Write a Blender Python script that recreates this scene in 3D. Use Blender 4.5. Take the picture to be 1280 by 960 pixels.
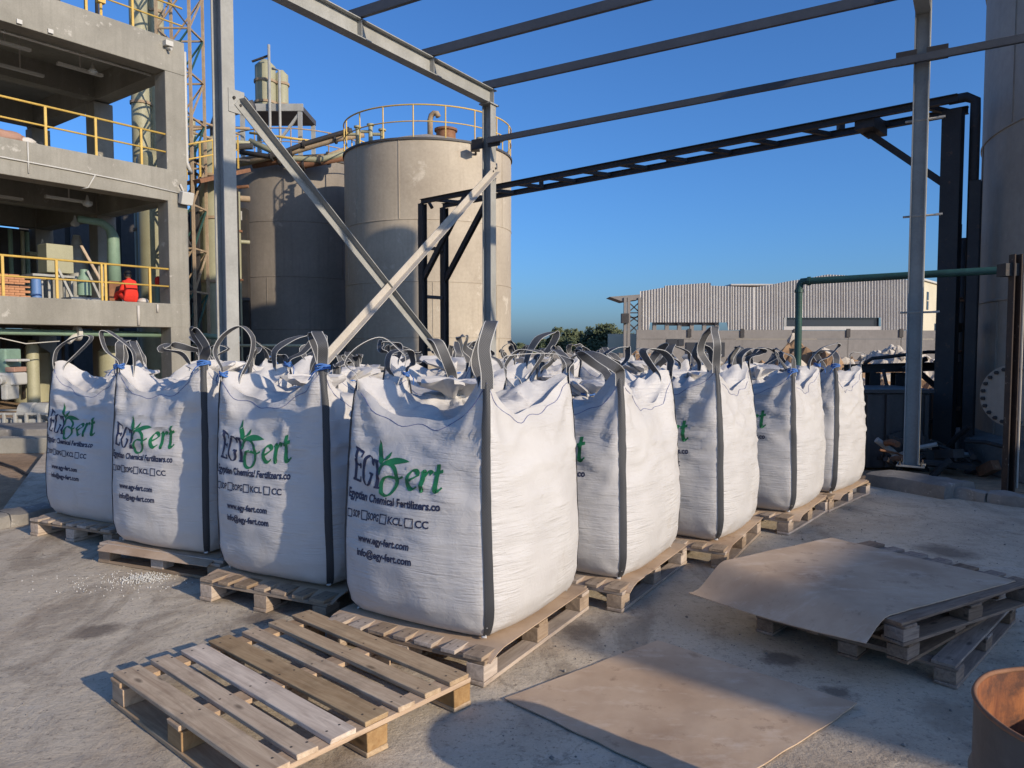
import bpy, bmesh, math, random
from mathutils import Vector, Matrix, noise
for o in list(bpy.data.objects): bpy.data.objects.remove(o)
scn = bpy.context.scene
R_ = math.radians
# ------------------------------------------------------------------ camera
FPX, CX, CY, HCAM, PITCH = 930.0, 640.0, 480.0, 1.6, R_(2.95)
cam_d = bpy.data.cameras.new('camera'); cam = bpy.data.objects.new('camera', cam_d)
scn.collection.objects.link(cam); scn.camera = cam
cam.location = (0, 0, HCAM); cam.rotation_euler = (R_(90) - PITCH, 0, 0)
cam_d.sensor_width = 36; cam_d.lens = 36 * FPX / 1280; cam_d.clip_end = 3000; cam_d.clip_start = 0.05
scn.render.resolution_x, scn.render.resolution_y = 1024, 768
# ------------------------------------------------------------------ sky and sun
SUN_AZ, SUN_EL = R_(49.5), R_(20)          # right of straight-behind the camera
SUN = Vector((math.sin(SUN_AZ) * math.cos(SUN_EL), -math.cos(SUN_AZ) * math.cos(SUN_EL), math.sin(SUN_EL)))
w = bpy.data.worlds.new('World'); scn.world = w; w.use_nodes = True
nt = w.node_tree; nt.nodes.clear()
sky = nt.nodes.new('ShaderNodeTexSky'); sky.sky_type = 'NISHITA'; sky.sun_disc = False
sky.sun_elevation = SUN_EL; sky.sun_rotation = math.atan2(SUN.x, SUN.y)
sky.altitude = 0; sky.air_density = 1.0; sky.dust_density = 1.5; sky.ozone_density = 10.0
bg = nt.nodes.new('ShaderNodeBackground'); bg.inputs[1].default_value = 0.095
wo = nt.nodes.new('ShaderNodeOutputWorld')
nt.links.new(sky.outputs[0], bg.inputs[0]); nt.links.new(bg.outputs[0], wo.inputs[0])
sl = bpy.data.lights.new('sun', 'SUN'); sl.energy = 2.5; sl.angle = R_(0.55); sl.color = (1.0, 0.85, 0.66)
so = bpy.data.objects.new('sun', sl); scn.collection.objects.link(so)
so.rotation_euler = SUN.to_track_quat('Z', 'Y').to_euler(); so.location = (20, -20, 20)
scn.view_settings.view_transform = 'Standard'; scn.view_settings.look = 'None'
scn.view_settings.exposure = 0.92; scn.view_settings.gamma = 1.0
scn.render.engine = 'CYCLES'
# ------------------------------------------------------------------ helpers
COL = scn.collection
def V(*a): return Vector(a)
def at(px, py, Y):
    """point on the ray of a photograph pixel, Y metres in front of the camera"""
    x = (px - CX) / FPX; y = (CY - py) / FPX
    d = Vector((x, math.cos(PITCH) + y * math.sin(PITCH), -math.sin(PITCH) + y * math.cos(PITCH)))
    return Vector((0, 0, HCAM)) + d * (Y / d.y)
def atz(px, py, z):
    x = (px - CX) / FPX; y = (CY - py) / FPX
    d = Vector((x, math.cos(PITCH) + y * math.sin(PITCH), -math.sin(PITCH) + y * math.cos(PITCH)))
    return Vector((0, 0, HCAM)) + d * ((z - HCAM) / d.z)
def sm(a, b, x):
    t = min(1, max(0, (x - a) / (b - a))); return t * t * (3 - 2 * t)
def interp(tab, x):
    for (x0, y0), (x1, y1) in zip(tab, tab[1:]):
        if x <= x1:
            t = (x - x0) / (x1 - x0) if x1 > x0 else 0
            t = min(1, max(0, t)); t = t * t * (3 - 2 * t) * .5 + t * .5
            return y0 + (y1 - y0) * t
    return tab[-1][1]
class MB:
    def __init__(s): s.v = []; s.f = []
    def add(s, vs, fs):
        n = len(s.v); s.v += [Vector(p) for p in vs]; s.f += [tuple(i + n for i in f) for f in fs]
    def box(s, c, size, ax=None):
        """box centred at c, size along axes ax=(x,y,z) vectors"""
        ax = ax or (V(1, 0, 0), V(0, 1, 0), V(0, 0, 1)); c = Vector(c)
        h = [ax[i] * (size[i] / 2) for i in range(3)]
        vs = [c + h[0] * a + h[1] * b + h[2] * d for d in (-1, 1) for b in (-1, 1) for a in (-1, 1)]
        s.add(vs, [(0, 2, 3, 1), (4, 5, 7, 6), (0, 1, 5, 4), (2, 6, 7, 3), (0, 4, 6, 2), (1, 3, 7, 5)]); return s
    def bar(s, p0, p1, wd, ht, up=V(0, 0, 1)):
        p0 = Vector(p0); p1 = Vector(p1); z = (p1 - p0); L = z.length; z.normalize()
        x = z.cross(up)
        if x.length < 1e-3: x = z.cross(V(1, 0, 0))
        x.normalize(); y = x.cross(z)
        return s.box((p0 + p1) / 2, (wd, ht, L), (x, y, z))
    def tube(s, pts, r, n=8, closed=False, cap=True):
        pts = [Vector(p) for p in pts]; m = len(pts); rings = []
        t0 = (pts[1] - pts[0]).normalized(); ref = V(0, 0, 1) if abs(t0.z) < .9 else V(1, 0, 0)
        x = t0.cross(ref).normalized()
        vs = []
        for i, p in enumerate(pts):
            if closed: t = pts[(i + 1) % m] - pts[i - 1]
            else: t = pts[min(i + 1, m - 1)] - pts[max(i - 1, 0)]
            t.normalize(); x = (x - t * x.dot(t)).normalized(); y = t.cross(x)
            rr = r[i] if isinstance(r, (list, tuple)) else r
            for k in range(n):
                a = 2 * math.pi * k / n; vs.append(p + (x * math.cos(a) + y * math.sin(a)) * rr)
        fs = []
        for i in range(m if closed else m - 1):
            j = (i + 1) % m
            for k in range(n): fs.append((i * n + k, i * n + (k + 1) % n, j * n + (k + 1) % n, j * n + k))
        if cap and not closed:
            fs.append(tuple(reversed(range(n)))); fs.append(tuple((m - 1) * n + k for k in range(n)))
        s.add(vs, fs); return s
    def lathe(s, c, prof, n=48, a0=0, a1=2 * math.pi, ax=None):
        """prof: list of (r, z) round axis through c"""
        c = Vector(c); ax = ax or (V(1, 0, 0), V(0, 1, 0), V(0, 0, 1)); full = abs(a1 - a0 - 2 * math.pi) < 1e-6
        m = n if full else n + 1; vs = []
        for r, z in prof:
            for k in range(m):
                a = a0 + (a1 - a0) * k / n; vs.append(c + ax[0] * (r * math.cos(a)) + ax[1] * (r * math.sin(a)) + ax[2] * z)
        fs = []
        for i in range(len(prof) - 1):
            for k in range(n):
                k2 = (k + 1) % m
                fs.append((i * m + k, i * m + k2, (i + 1) * m + k2, (i + 1) * m + k))
        s.add(vs, fs); return s
    def hsec(s, p0, p1, bw, d, tf, tw, web):
        """I section from p0 to p1; web = direction of the web depth"""
        p0 = Vector(p0); p1 = Vector(p1); z = (p1 - p0).normalized()
        y = (web - z * web.dot(z)).normalized(); x = y.cross(z); L = (p1 - p0).length; c = (p0 + p1) / 2
        s.box(c + y * (d / 2 - tf / 2), (bw, tf, L), (x, y, z)); s.box(c - y * (d / 2 - tf / 2), (bw, tf, L), (x, y, z))
        s.box(c, (tw, d - 2 * tf - .002, L), (x, y, z)); return s
    def csec(s, p0, p1, bw, d, t, web):
        p0 = Vector(p0); p1 = Vector(p1); z = (p1 - p0).normalized()
        y = (web - z * web.dot(z)).normalized(); x = y.cross(z); L = (p1 - p0).length; c = (p0 + p1) / 2
        s.box(c + y * (d / 2 - t / 2), (bw, t, L), (x, y, z)); s.box(c - y * (d / 2 - t / 2), (bw, t, L), (x, y, z))
        s.box(c - x * (bw / 2 - t / 2), (t, d - 2 * t - .002, L), (x, y, z)); return s
def wloc(o):
    p = V(0, 0, 0)
    while o: p = p + o.location; o = o.parent
    return p
def obj(name, mb, mat, parent=None, smooth=False, bevel=0, label=None, uv=None):
    me = bpy.data.meshes.new(name)
    off = wloc(parent) if parent else V(0, 0, 0)
    me.from_pydata([tuple(p - off) for p in mb.v], [], mb.f); me.update()
    if uv:
        l = me.uv_layers.new(name='UVMap')
        for poly in me.polygons:
            for li in poly.loop_indices: l.data[li].uv = uv[me.loops[li].vertex_index]
    if smooth is True: me.polygons.foreach_set('use_smooth', [True] * len(me.polygons))
    elif smooth: me.polygons.foreach_set('use_smooth', [True] * len(me.polygons)); me.set_sharp_from_angle(angle=R_(smooth))
    me.materials.append(mat); o = bpy.data.objects.new(name, me); COL.objects.link(o)
    if parent: o.parent = parent
    if bevel:
        b = o.modifiers.new('bevel', 'BEVEL'); b.width = bevel; b.segments = 2; b.limit_method = 'ANGLE'; b.angle_limit = R_(40)
    if label: o['label'] = label
    return o
def piece(name, me, parent, loc=(0, 0, 0), rot=(0, 0, 0), scale=None):
    o = bpy.data.objects.new(name, me); COL.objects.link(o); o.parent = parent; o.location = loc; o.rotation_euler = rot
    if scale: o.scale = scale
    return o
def tag(o, label, cat, group=None):
    o['label'] = label; o['category'] = cat
    if group: o['group'] = group
    return o
def thing(name, label, cat, loc=(0, 0, 0), group=None, rz=0):
    o = bpy.data.objects.new(name, None); COL.objects.link(o); o.location = loc; o.rotation_euler = (0, 0, rz)
    o.empty_display_size = .2
    return tag(o, label, cat, group)
def struct(name, mb, mat, smooth=False, bevel=0):
    o = obj(name, mb, mat, None, smooth, bevel); o['kind'] = 'structure'; return o
def copy_tree(o, parent=None):
    c = o.copy(); COL.objects.link(c); c.parent = parent
    for ch in list(o.children): copy_tree(ch, c)
    return c
# ------------------------------------------------------------------ materials
MATS = {}
def nodes(name):
    m = bpy.data.materials.new(name); m.use_nodes = True; n = m.node_tree; b = n.nodes['Principled BSDF']; MATS[name] = m
    return m, n, b
def N(n, typ, **kw):
    d = n.nodes.new(typ)
    for k, v in kw.items():
        if k in d.inputs.keys(): d.inputs[k].default_value = v
        else: setattr(d, k, v)
    return d
def ramp(n, fac, stops):
    r = n.nodes.new('ShaderNodeValToRGB'); e = r.color_ramp.elements
    while len(e) < len(stops): e.new(.5)
    for el, (p, c) in zip(e, stops):
        el.position = p; el.color = (c[0], c[1], c[2], 1) if isinstance(c, (tuple, list)) else (c, c, c, 1)
    n.links.new(fac, r.inputs[0]); return r
def mixc(n, fac, a, b, mode='MIX'):
    m = n.nodes.new('ShaderNodeMix'); m.data_type = 'RGBA'; m.blend_type = mode
    for i, x in ((0, fac), (6, a), (7, b)):
        if hasattr(x, 'is_linked'): n.links.new(x, m.inputs[i])
        elif isinstance(x, (tuple, list)): m.inputs[i].default_value = (x[0], x[1], x[2], 1)
        else: m.inputs[i].default_value = x
    return m.outputs[2]
def coord(n, scale=(1, 1, 1), kind='Object', rot=(0, 0, 0)):
    t = n.nodes.new('ShaderNodeTexCoord'); m = n.nodes.new('ShaderNodeMapping')
    m.inputs['Scale'].default_value = scale; m.inputs['Rotation'].default_value = rot
    n.links.new(t.outputs[kind], m.inputs[0]); return m.outputs[0]
def noi(n, co, scale, detail=5, rough=.55, dist=0):
    t = n.nodes.new('ShaderNodeTexNoise'); t.inputs['Scale'].default_value = scale; t.inputs['Detail'].default_value = detail
    t.inputs['Roughness'].default_value = rough; t.inputs['Distortion'].default_value = dist
    n.links.new(co, t.inputs['Vector']); return t.outputs[0]
def bump(n, b, h, strength, dist=.01, prev=None):
    u = n.nodes.new('ShaderNodeBump'); u.inputs['Strength'].default_value = strength; u.inputs['Distance'].default_value = dist
    n.links.new(h, u.inputs['Height'])
    if prev: n.links.new(prev.outputs[0], u.inputs['Normal'])
    n.links.new(u.outputs[0], b.inputs['Normal']); return u
def weathered(name, base, dark, rough=.7, scale=2.0, streak=False, metal=0, spot=None, spot_amt=.62, fine=30, bmp=.25, spec=.4):
    m, n, b = nodes(name); co = coord(n)
    a = noi(n, co, scale, 6, .6)
    c = mixc(n, ramp(n, a, [(.35, 0.0), (.7, 1.0)]).outputs[0], dark, base)
    if streak:
        s = noi(n, coord(n, (6, 6, .35)), 1.2, 4, .6)
        c = mixc(n, ramp(n, s, [(.48, 0.0), (.75, .75)]).outputs[0], c, dark)
    f = noi(n, co, fine, 4, .7)
    c = mixc(n, .25, c, ramp(n, f, [(.25, tuple(x * .6 for x in base)), (.75, tuple(min(1, x * 1.3) for x in base))]).outputs[0])
    if spot:
        s = noi(n, co, scale * 3.1, 6, .7)
        c = mixc(n, ramp(n, s, [(spot_amt, 0.0), (spot_amt + .08, 1.0)]).outputs[0], c, spot)
    n.links.new(c, b.inputs['Base Color']); b.inputs['Roughness'].default_value = rough; b.inputs['Metallic'].default_value = metal
    b.inputs['Specular IOR Level'].default_value = spec
    bump(n, b, f, bmp, .006)
    return m
def plain(name, col, rough=.6, metal=0, spec=.5):
    m, n, b = nodes(name); b.inputs['Base Color'].default_value = (*col, 1); b.inputs['Roughness'].default_value = rough
    b.inputs['Metallic'].default_value = metal; b.inputs['Specular IOR Level'].default_value = spec
    return m
M_conc = weathered('concrete', (.315, .30, .255), (.185, .175, .145), .85, .8, True, spot=(.42, .40, .35), spot_amt=.62)
M_concd = weathered('concrete_old', (.27, .25, .22), (.12, .11, .10), .9, 2.2, False, spot=(.40, .37, .33), spot_amt=.6, bmp=.6)
M_tank = weathered('tank_steel_paint', (.48, .415, .315), (.33, .275, .205), .62, .35, True, fine=9, spot=(.54, .48, .38), spot_amt=.60, bmp=.05)
M_tankr = weathered('tank_stained_paint', (.42, .365, .295), (.29, .24, .19), .65, .4, True, fine=7, spot=(.10, .085, .075), spot_amt=.70, bmp=.05)
M_tank2 = weathered('shaded_grey_tank_paint', (.25, .22, .185), (.17, .148, .122), .65, .4, True, fine=7, spot=(.31, .275, .23), spot_amt=.64, bmp=.05)  # dark grey paint, deepened further for the shade cast over this tank
M_steel = weathered('galvanised_grey_paint', (.37, .37, .345), (.26, .26, .24), .5, 3, True, fine=40, bmp=.05)
M_brace = weathered('primer_cream_steel', (.50, .46, .40), (.40, .36, .30), .6, 3, True, fine=40, bmp=.05)
M_dark = weathered('dark_rusty_steel', (.050, .046, .044), (.030, .027, .026), .65, 2.5, False, spot=(.11, .065, .045), spot_amt=.60)
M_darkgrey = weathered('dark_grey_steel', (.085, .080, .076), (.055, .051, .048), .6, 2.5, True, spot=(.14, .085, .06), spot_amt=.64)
M_purlin = weathered('shaded_purlin_grey', (.085, .09, .10), (.06, .065, .075), .55, 2.5)  # underside shade of purlins and girt painted into the grey
M_yellow = weathered('yellow_rail_paint', (.62, .42, .10), (.50, .33, .08), .55, 4, spot=(.25, .11, .04), spot_amt=.68)
M_rust = weathered('rust', (.28, .14, .075), (.13, .06, .035), .85, 3, True, spot=(.36, .22, .13), spot_amt=.62)
M_rustrail = weathered('rusty_rail_paint', (.40, .31, .20), (.25, .17, .11), .8, 4)
M_green = weathered('dark_green_pipe_paint', (.035, .10, .085), (.025, .065, .055), .45, 5)
M_lgreen = weathered('pale_green_paint', (.22, .33, .24), (.16, .24, .18), .55, 3)
M_vessel = weathered('olive_vessel_paint', (.36, .35, .23), (.27, .26, .17), .55, 1.5, True, spot=(.24, .15, .09), spot_amt=.68)
M_mach = weathered('machine_grey_dust', (.40, .40, .37), (.26, .26, .24), .7, 5)
M_clad = weathered('corrugated_zinc', (.52, .50, .46), (.42, .39, .36), .5, .25, True, fine=3, bmp=.03)
M_cream = weathered('cream_render', (.56, .51, .38), (.48, .43, .31), .8, .3)
M_wall = weathered('concrete_panel', (.25, .23, .21), (.19, .175, .16), .9, .35, True, fine=4)
M_backing = weathered('dark_backing', (.09, .085, .08), (.05, .048, .045), .9, 1.2, True)  # near-black tone of the added backing behind the lower floors
M_black = plain('dark_opening', (.02, .022, .028), .5)
M_glass = plain('dark_glass', (.03, .035, .045), .15)
M_soil = weathered('excavated_soil', (.36, .23, .13), (.22, .135, .075), .95, .9, fine=6, spot=(.5, .42, .33), spot_amt=.62, bmp=.8)
M_rock = weathered('pale_rubble', (.55, .50, .43), (.38, .33, .27), .9, 2, fine=6)
M_pink = weathered('pinkish_board', (.40, .235, .17), (.31, .18, .13), .8, 1.5, True)
M_brick = weathered('orange_clay_brick', (.50, .25, .13), (.38, .18, .09), .9, 6)
M_red = weathered('red_cloth', (.75, .045, .025), (.6, .03, .02), .85, 9, bmp=.3)
M_trouser = plain('grey_trousers', (.20, .19, .18), .9)
M_skin = plain('skin', (.22, .12, .08), .6)
M_hair = plain('black_hair', (.012, .011, .01), .6)
M_lamp = plain('white_housing', (.48, .47, .43), .6)
M_cable = plain('pale_cable', (.5, .47, .42), .7)
M_blue = weathered('blue_tie_cord', (.06, .17, .46), (.04, .11, .32), .7, 20)
M_navy = plain('navy_print', (.020, .024, .060), .6)
M_gprint = plain('green_print', (.012, .15, .055), .6)
M_seam = plain('blue_stitch', (.11, .13, .27), .7)
M_white = plain('white_prill', (.6, .6, .57), .6)

def mat_bag():
    m, n, b = nodes('woven_white_bag'); co = coord(n)
    big = noi(n, co, 2.3, 4, .6)
    c = ramp(n, big, [(.3, (.475, .46, .445)), (.7, (.555, .54, .52))]).outputs[0]
    d = noi(n, coord(n, (1, 1, .6)), 5, 6, .7)
    c = mixc(n, ramp(n, d, [(.60, 0.0), (.80, .5)]).outputs[0], c, (.36, .32, .27))
    dr = noi(n, coord(n, (9, 9, .7)), 1.3, 5, .7); c = mixc(n, ramp(n, dr, [(.66, 0.0), (.74, .28)]).outputs[0], c, (.40, .34, .28))
    sp = noi(n, co, 38, 3, .6); c = mixc(n, ramp(n, sp, [(.70, 0.0), (.76, .4)]).outputs[0], c, (.36, .32, .28))
    n.links.new(c, b.inputs['Base Color']); b.inputs['Roughness'].default_value = .48; b.inputs['Specular IOR Level'].default_value = .35
    cr = noi(n, coord(n, (3.2, 3.2, 30)), 1.6, 3, .55, .6)
    msk = noi(n, co, 3.0, 2, .5)
    mu = N(n, 'ShaderNodeMath', operation='MULTIPLY'); n.links.new(cr, mu.inputs[0])
    n.links.new(ramp(n, msk, [(.4, 0.0), (.65, 1.0)]).outputs[0], mu.inputs[1])
    u = bump(n, b, mu.outputs[0], .9, .012)
    cr2 = noi(n, co, 22, 4, .6, 1.5); u2 = bump(n, b, cr2, .18, .012, u)
    wv = noi(n, coord(n, (1, 1, 1)), 330, 1, .5); bump(n, b, wv, .10, .002, u2)
    return m
M_bag = mat_bag()
def mat_web():
    m, n, b = nodes('grey_webbing')
    t = n.nodes.new('ShaderNodeTexCoord'); sp = n.nodes.new('ShaderNodeSeparateXYZ'); n.links.new(t.outputs['UV'], sp.inputs[0])
    e = N(n, 'ShaderNodeMath', operation='SUBTRACT'); n.links.new(sp.outputs[0], e.inputs[0]); e.inputs[1].default_value = .5
    ab = N(n, 'ShaderNodeMath', operation='ABSOLUTE'); n.links.new(e.outputs[0], ab.inputs[0])
    edge = ramp(n, ab.outputs[0], [(.43, 0.0), (.455, 1.0)])
    mp = n.nodes.new('ShaderNodeMapping'); mp.inputs['Scale'].default_value = (14, 160, 1); n.links.new(t.outputs['UV'], mp.inputs[0])
    ch = n.nodes.new('ShaderNodeTexChecker'); ch.inputs['Scale'].default_value = 1; n.links.new(mp.outputs[0], ch.inputs[0])
    ch.inputs[1].default_value = (.045, .046, .05, 1); ch.inputs[2].default_value = (.095, .096, .098, 1)
    c = mixc(n, edge.outputs[0], ch.outputs[0], (.50, .49, .46))
    n.links.new(c, b.inputs['Base Color']); b.inputs['Roughness'].default_value = .6
    bump(n, b, ch.outputs[1], .3, .002); return m
M_web = mat_web()
def mat_strap():
    m, n, b = nodes('dark_webbing')
    t = n.nodes.new('ShaderNodeTexCoord'); mp = n.nodes.new('ShaderNodeMapping'); mp.inputs['Scale'].default_value = (12, 150, 1)
    n.links.new(t.outputs['UV'], mp.inputs[0])
    ch = n.nodes.new('ShaderNodeTexChecker'); ch.inputs['Scale'].default_value = 1; n.links.new(mp.outputs[0], ch.inputs[0])
    ch.inputs[1].default_value = (.020, .022, .027, 1); ch.inputs[2].default_value = (.048, .051, .056, 1)
    n.links.new(ch.outputs[0], b.inputs['Base Color']); b.inputs['Roughness'].default_value = .6
    bump(n, b, ch.outputs[1], .3, .002); return m
M_strap = mat_strap()
def mat_wood(name, base, dark, rx=True):
    m, n, b = nodes(name); oi = n.nodes.new('ShaderNodeObjectInfo')
    t = n.nodes.new('ShaderNodeTexCoord'); ad = N(n, 'ShaderNodeVectorMath', operation='ADD'); n.links.new(t.outputs['Object'], ad.inputs[0])
    sc = N(n, 'ShaderNodeVectorMath', operation='SCALE'); sc.inputs[0].default_value = (13, 29, 7); n.links.new(oi.outputs['Random'], sc.inputs['Scale'])
    n.links.new(sc.outputs[0], ad.inputs[1])
    mp = n.nodes.new('ShaderNodeMapping'); mp.inputs['Scale'].default_value = (2.2, 26, 26); n.links.new(ad.outputs[0], mp.inputs[0])
    g = noi(n, mp.outputs[0], 1.6, 6, .65, .7)
    c = mixc(n, ramp(n, g, [(.32, 0.0), (.68, 1.0)]).outputs[0], dark, base)
    st = noi(n, ad.outputs[0], 5, 5, .65)
    c = mixc(n, ramp(n, st, [(.5, 0.0), (.8, .6)]).outputs[0], c, tuple(x * .45 for x in dark))
    mk = n.nodes.new('ShaderNodeMapping'); mk.inputs['Scale'].default_value = (3.2, 9, 9); n.links.new(ad.outputs[0], mk.inputs[0])
    vk = n.nodes.new('ShaderNodeTexVoronoi'); vk.inputs['Scale'].default_value = 1.0; n.links.new(mk.outputs[0], vk.inputs['Vector'])
    c = mixc(n, ramp(n, vk.outputs['Distance'], [(.05, .8), (.13, 0.0)]).outputs[0], c, tuple(x * .35 for x in dark))
    hs = N(n, 'ShaderNodeHueSaturation'); n.links.new(c, hs.inputs['Color'])
    mr = N(n, 'ShaderNodeMapRange'); mr.inputs[3].default_value = .72; mr.inputs[4].default_value = 1.2; n.links.new(oi.outputs['Random'], mr.inputs[0])
    n.links.new(mr.outputs[0], hs.inputs['Value'])
    ms = N(n, 'ShaderNodeMapRange'); ms.inputs[3].default_value = 1.1; ms.inputs[4].default_value = .62; n.links.new(oi.outputs['Random'], ms.inputs[0])
    n.links.new(ms.outputs[0], hs.inputs['Saturation'])
    n.links.new(hs.outputs[0], b.inputs['Base Color']); b.inputs['Roughness'].default_value = .8; b.inputs['Specular IOR Level'].default_value = .25
    bump(n, b, g, .4, .004); return m
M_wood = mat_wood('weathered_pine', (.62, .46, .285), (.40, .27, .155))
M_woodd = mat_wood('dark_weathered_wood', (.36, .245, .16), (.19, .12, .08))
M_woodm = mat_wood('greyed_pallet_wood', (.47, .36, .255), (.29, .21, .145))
M_endwood = mat_wood('fresh_pine', (.52, .34, .17), (.38, .23, .11))
def mat_card():
    m, n, b = nodes('brown_cardboard'); co = coord(n)
    a = noi(n, co, 2.2, 5, .6); c = mixc(n, ramp(n, a, [(.3, 0.0), (.7, 1.0)]).outputs[0], (.37, .26, .175), (.55, .42, .30))
    s = noi(n, coord(n, (1, 2.2, 1)), 3.2, 6, .7); c = mixc(n, ramp(n, s, [(.54, 0.0), (.74, .7)]).outputs[0], c, (.62, .52, .42))
    d = noi(n, coord(n, (1.0, 1.0, 1)), 7, 6, .75); c = mixc(n, ramp(n, d, [(.58, 0.0), (.70, .65)]).outputs[0], c, (.20, .13, .085))
    n.links.new(c, b.inputs['Base Color']); b.inputs['Roughness'].default_value = .75; b.inputs['Specular IOR Level'].default_value = .25
    bump(n, b, noi(n, co, 14, 5, .6), .2, .01); return m
M_card = mat_card()
STAINS = [(*atz(968, 823, 0).xy, .13), (*atz(1050, 866, 0).xy, .11), (*atz(120, 790, 0).xy, .16), (*atz(300, 738, 0).xy, .3), (*atz(1000, 760, 0).xy, .08), (*atz(330, 770, 0).xy, .22), (*atz(720, 790, 0).xy, .18), (*atz(1180, 690, 0).xy, .3)]
def mat_ground():
    m, n, b = nodes('dusty_concrete_yard'); co = coord(n)
    a = noi(n, co, .55, 6, .6); c = mixc(n, ramp(n, a, [(.32, 0.0), (.66, 1.0)]).outputs[0], (.46, .385, .285), (.66, .575, .44))
    a2 = noi(n, co, 2.6, 7, .65, .6); c = mixc(n, ramp(n, a2, [(.50, 0.0), (.68, .65)]).outputs[0], c, (.25, .20, .15))
    br = noi(n, co, 1.1, 4, .6, 1.0); c = mixc(n, ramp(n, br, [(.52, 0.0), (.70, .7)]).outputs[0], c, (.34, .235, .15))
    sw = noi(n, coord(n, (.7, 3.2, 1), rot=(0, 0, R_(-20))), 1.7, 6, .65); c = mixc(n, ramp(n, sw, [(.56, 0.0), (.72, .55)]).outputs[0], c, (.60, .56, .48))
    pit = noi(n, co, 16, 6, .75); c = mixc(n, ramp(n, pit, [(.55, 0.0), (.66, .7)]).outputs[0], c, (.17, .14, .11))
    f = noi(n, co, 90, 4, .7); c = mixc(n, .34, c, mixc(n, f, (.18, .15, .12), (.72, .63, .50)))
    # oily dark stains
    vo = n.nodes.new('ShaderNodeTexVoronoi'); vo.inputs['Scale'].default_value = .62
    wq = N(n, 'ShaderNodeVectorMath', operation='ADD'); n.links.new(co, wq.inputs[0])
    nz = n.nodes.new('ShaderNodeTexNoise'); nz.inputs['Scale'].default_value = 3.6; nz.inputs['Detail'].default_value = 6; nz.inputs['Roughness'].default_value = .7; n.links.new(co, nz.inputs['Vector'])
    sc = N(n, 'ShaderNodeVectorMath', operation='SCALE'); sc.inputs['Scale'].default_value = .55; n.links.new(nz.outputs[1], sc.inputs[0]); n.links.new(sc.outputs[0], wq.inputs[1])
    n.links.new(wq.outputs[0], vo.inputs['Vector'])
    wq2 = N(n, 'ShaderNodeVectorMath', operation='ADD'); n.links.new(co, wq2.inputs[0]); sc2 = N(n, 'ShaderNodeVectorMath', operation='MULTIPLY_ADD'); n.links.new(nz.outputs[1], sc2.inputs[0]); sc2.inputs[1].default_value = (.42, .42, 0); sc2.inputs[2].default_value = (-.21, -.21, 0); n.links.new(sc2.outputs[0], wq2.inputs[1])
    c = mixc(n, ramp(n, vo.outputs['Distance'], [(.06, .7), (.15, 0.0)]).outputs[0], c, (.085, .068, .055))
    for (sx, sy, sr) in STAINS:
        di = N(n, 'ShaderNodeVectorMath', operation='DISTANCE'); n.links.new(wq2.outputs[0], di.inputs[0]); di.inputs[1].default_value = (sx, sy, 0)
        c = mixc(n, ramp(n, di.outputs['Value'], [(sr * .35, .75), (sr * .9, .0)]).outputs[0], c, (.11, .085, .068))
    big = noi(n, coord(n, (1, .55, 1), rot=(0, 0, R_(30))), 1.35, 8, .72, 1.2); c = mixc(n, ramp(n, big, [(.52, 0.0), (.62, .5), (.74, .7)]).outputs[0], c, (.21, .165, .12))
    gr = noi(n, co, 38, 5, .8); c = mixc(n, ramp(n, gr, [(.56, 0.0), (.66, .75)]).outputs[0], c, (.12, .095, .075))
    # hairline cracks
    vc = n.nodes.new('ShaderNodeTexVoronoi'); vc.feature = 'DISTANCE_TO_EDGE'; vc.inputs['Scale'].default_value = .22
    n.links.new(wq.outputs[0], vc.inputs['Vector'])
    ck = ramp(n, vc.outputs['Distance'], [(.001, .35), (.004, 0.0)]); c = mixc(n, ck.outputs[0], c, (.05, .045, .04))
    n.links.new(c, b.inputs['Base Color'])
    rr = ramp(n, a2, [(.3, .95), (.7, .78)]); n.links.new(rr.outputs[0], b.inputs['Roughness']); b.inputs['Specular IOR Level'].default_value = .3
    u = bump(n, b, a2, .5, .03); u2 = bump(n, b, pit, .8, .010, u); bump(n, b, f, .7, .004, u2)
    return m
M_ground = mat_ground()
def mat_earth():
    m, n, b = nodes('dry_earth'); co = coord(n)
    a = noi(n, co, .5, 7, .65); c = mixc(n, ramp(n, a, [(.3, 0.0), (.7, 1.0)]).outputs[0], (.30, .20, .12), (.50, .36, .235))
    f = noi(n, co, 9, 6, .7); c = mixc(n, ramp(n, f, [(.4, 0.0), (.7, .6)]).outputs[0], c, (.17, .12, .08))
    n.links.new(c, b.inputs['Base Color']); b.inputs['Roughness'].default_value = .95; b.inputs['Specular IOR Level'].default_value = .15
    bump(n, b, f, .6, .05); return m
M_earth = mat_earth()
def mat_drum():
    m, n, b = nodes('rusted_drum_steel'); co = coord(n)
    a = noi(n, coord(n, (5, 5, 1.0)), 2.2, 6, .7); c = mixc(n, ramp(n, a, [(.35, 0.0), (.65, 1.0)]).outputs[0], (.13, .04, .018), (.38, .14, .045))
    d = noi(n, co, 12, 6, .7); c = mixc(n, ramp(n, d, [(.45, 0.0), (.62, .85)]).outputs[0], c, (.07, .03, .02))
    n.links.new(c, b.inputs['Base Color']); b.inputs['Roughness'].default_value = .8; bump(n, b, d, .4, .006); return m
M_drum = mat_drum()
M_drumo = weathered('drum_outer_grey', (.13, .115, .10), (.07, .055, .045), .6, 4, True, spot=(.20, .09, .045), spot_amt=.6)
def mat_leaf():
    m, n, b = nodes('tree_leaves'); co = coord(n)
    a = noi(n, co, .6, 4, .6); c = mixc(n, ramp(n, a, [(.35, 0.0), (.65, 1.0)]).outputs[0], (.045, .07, .035), (.12, .135, .06))
    n.links.new(c, b.inputs['Base Color']); b.inputs['Roughness'].default_value = .8; return m
M_leaf = mat_leaf()
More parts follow.
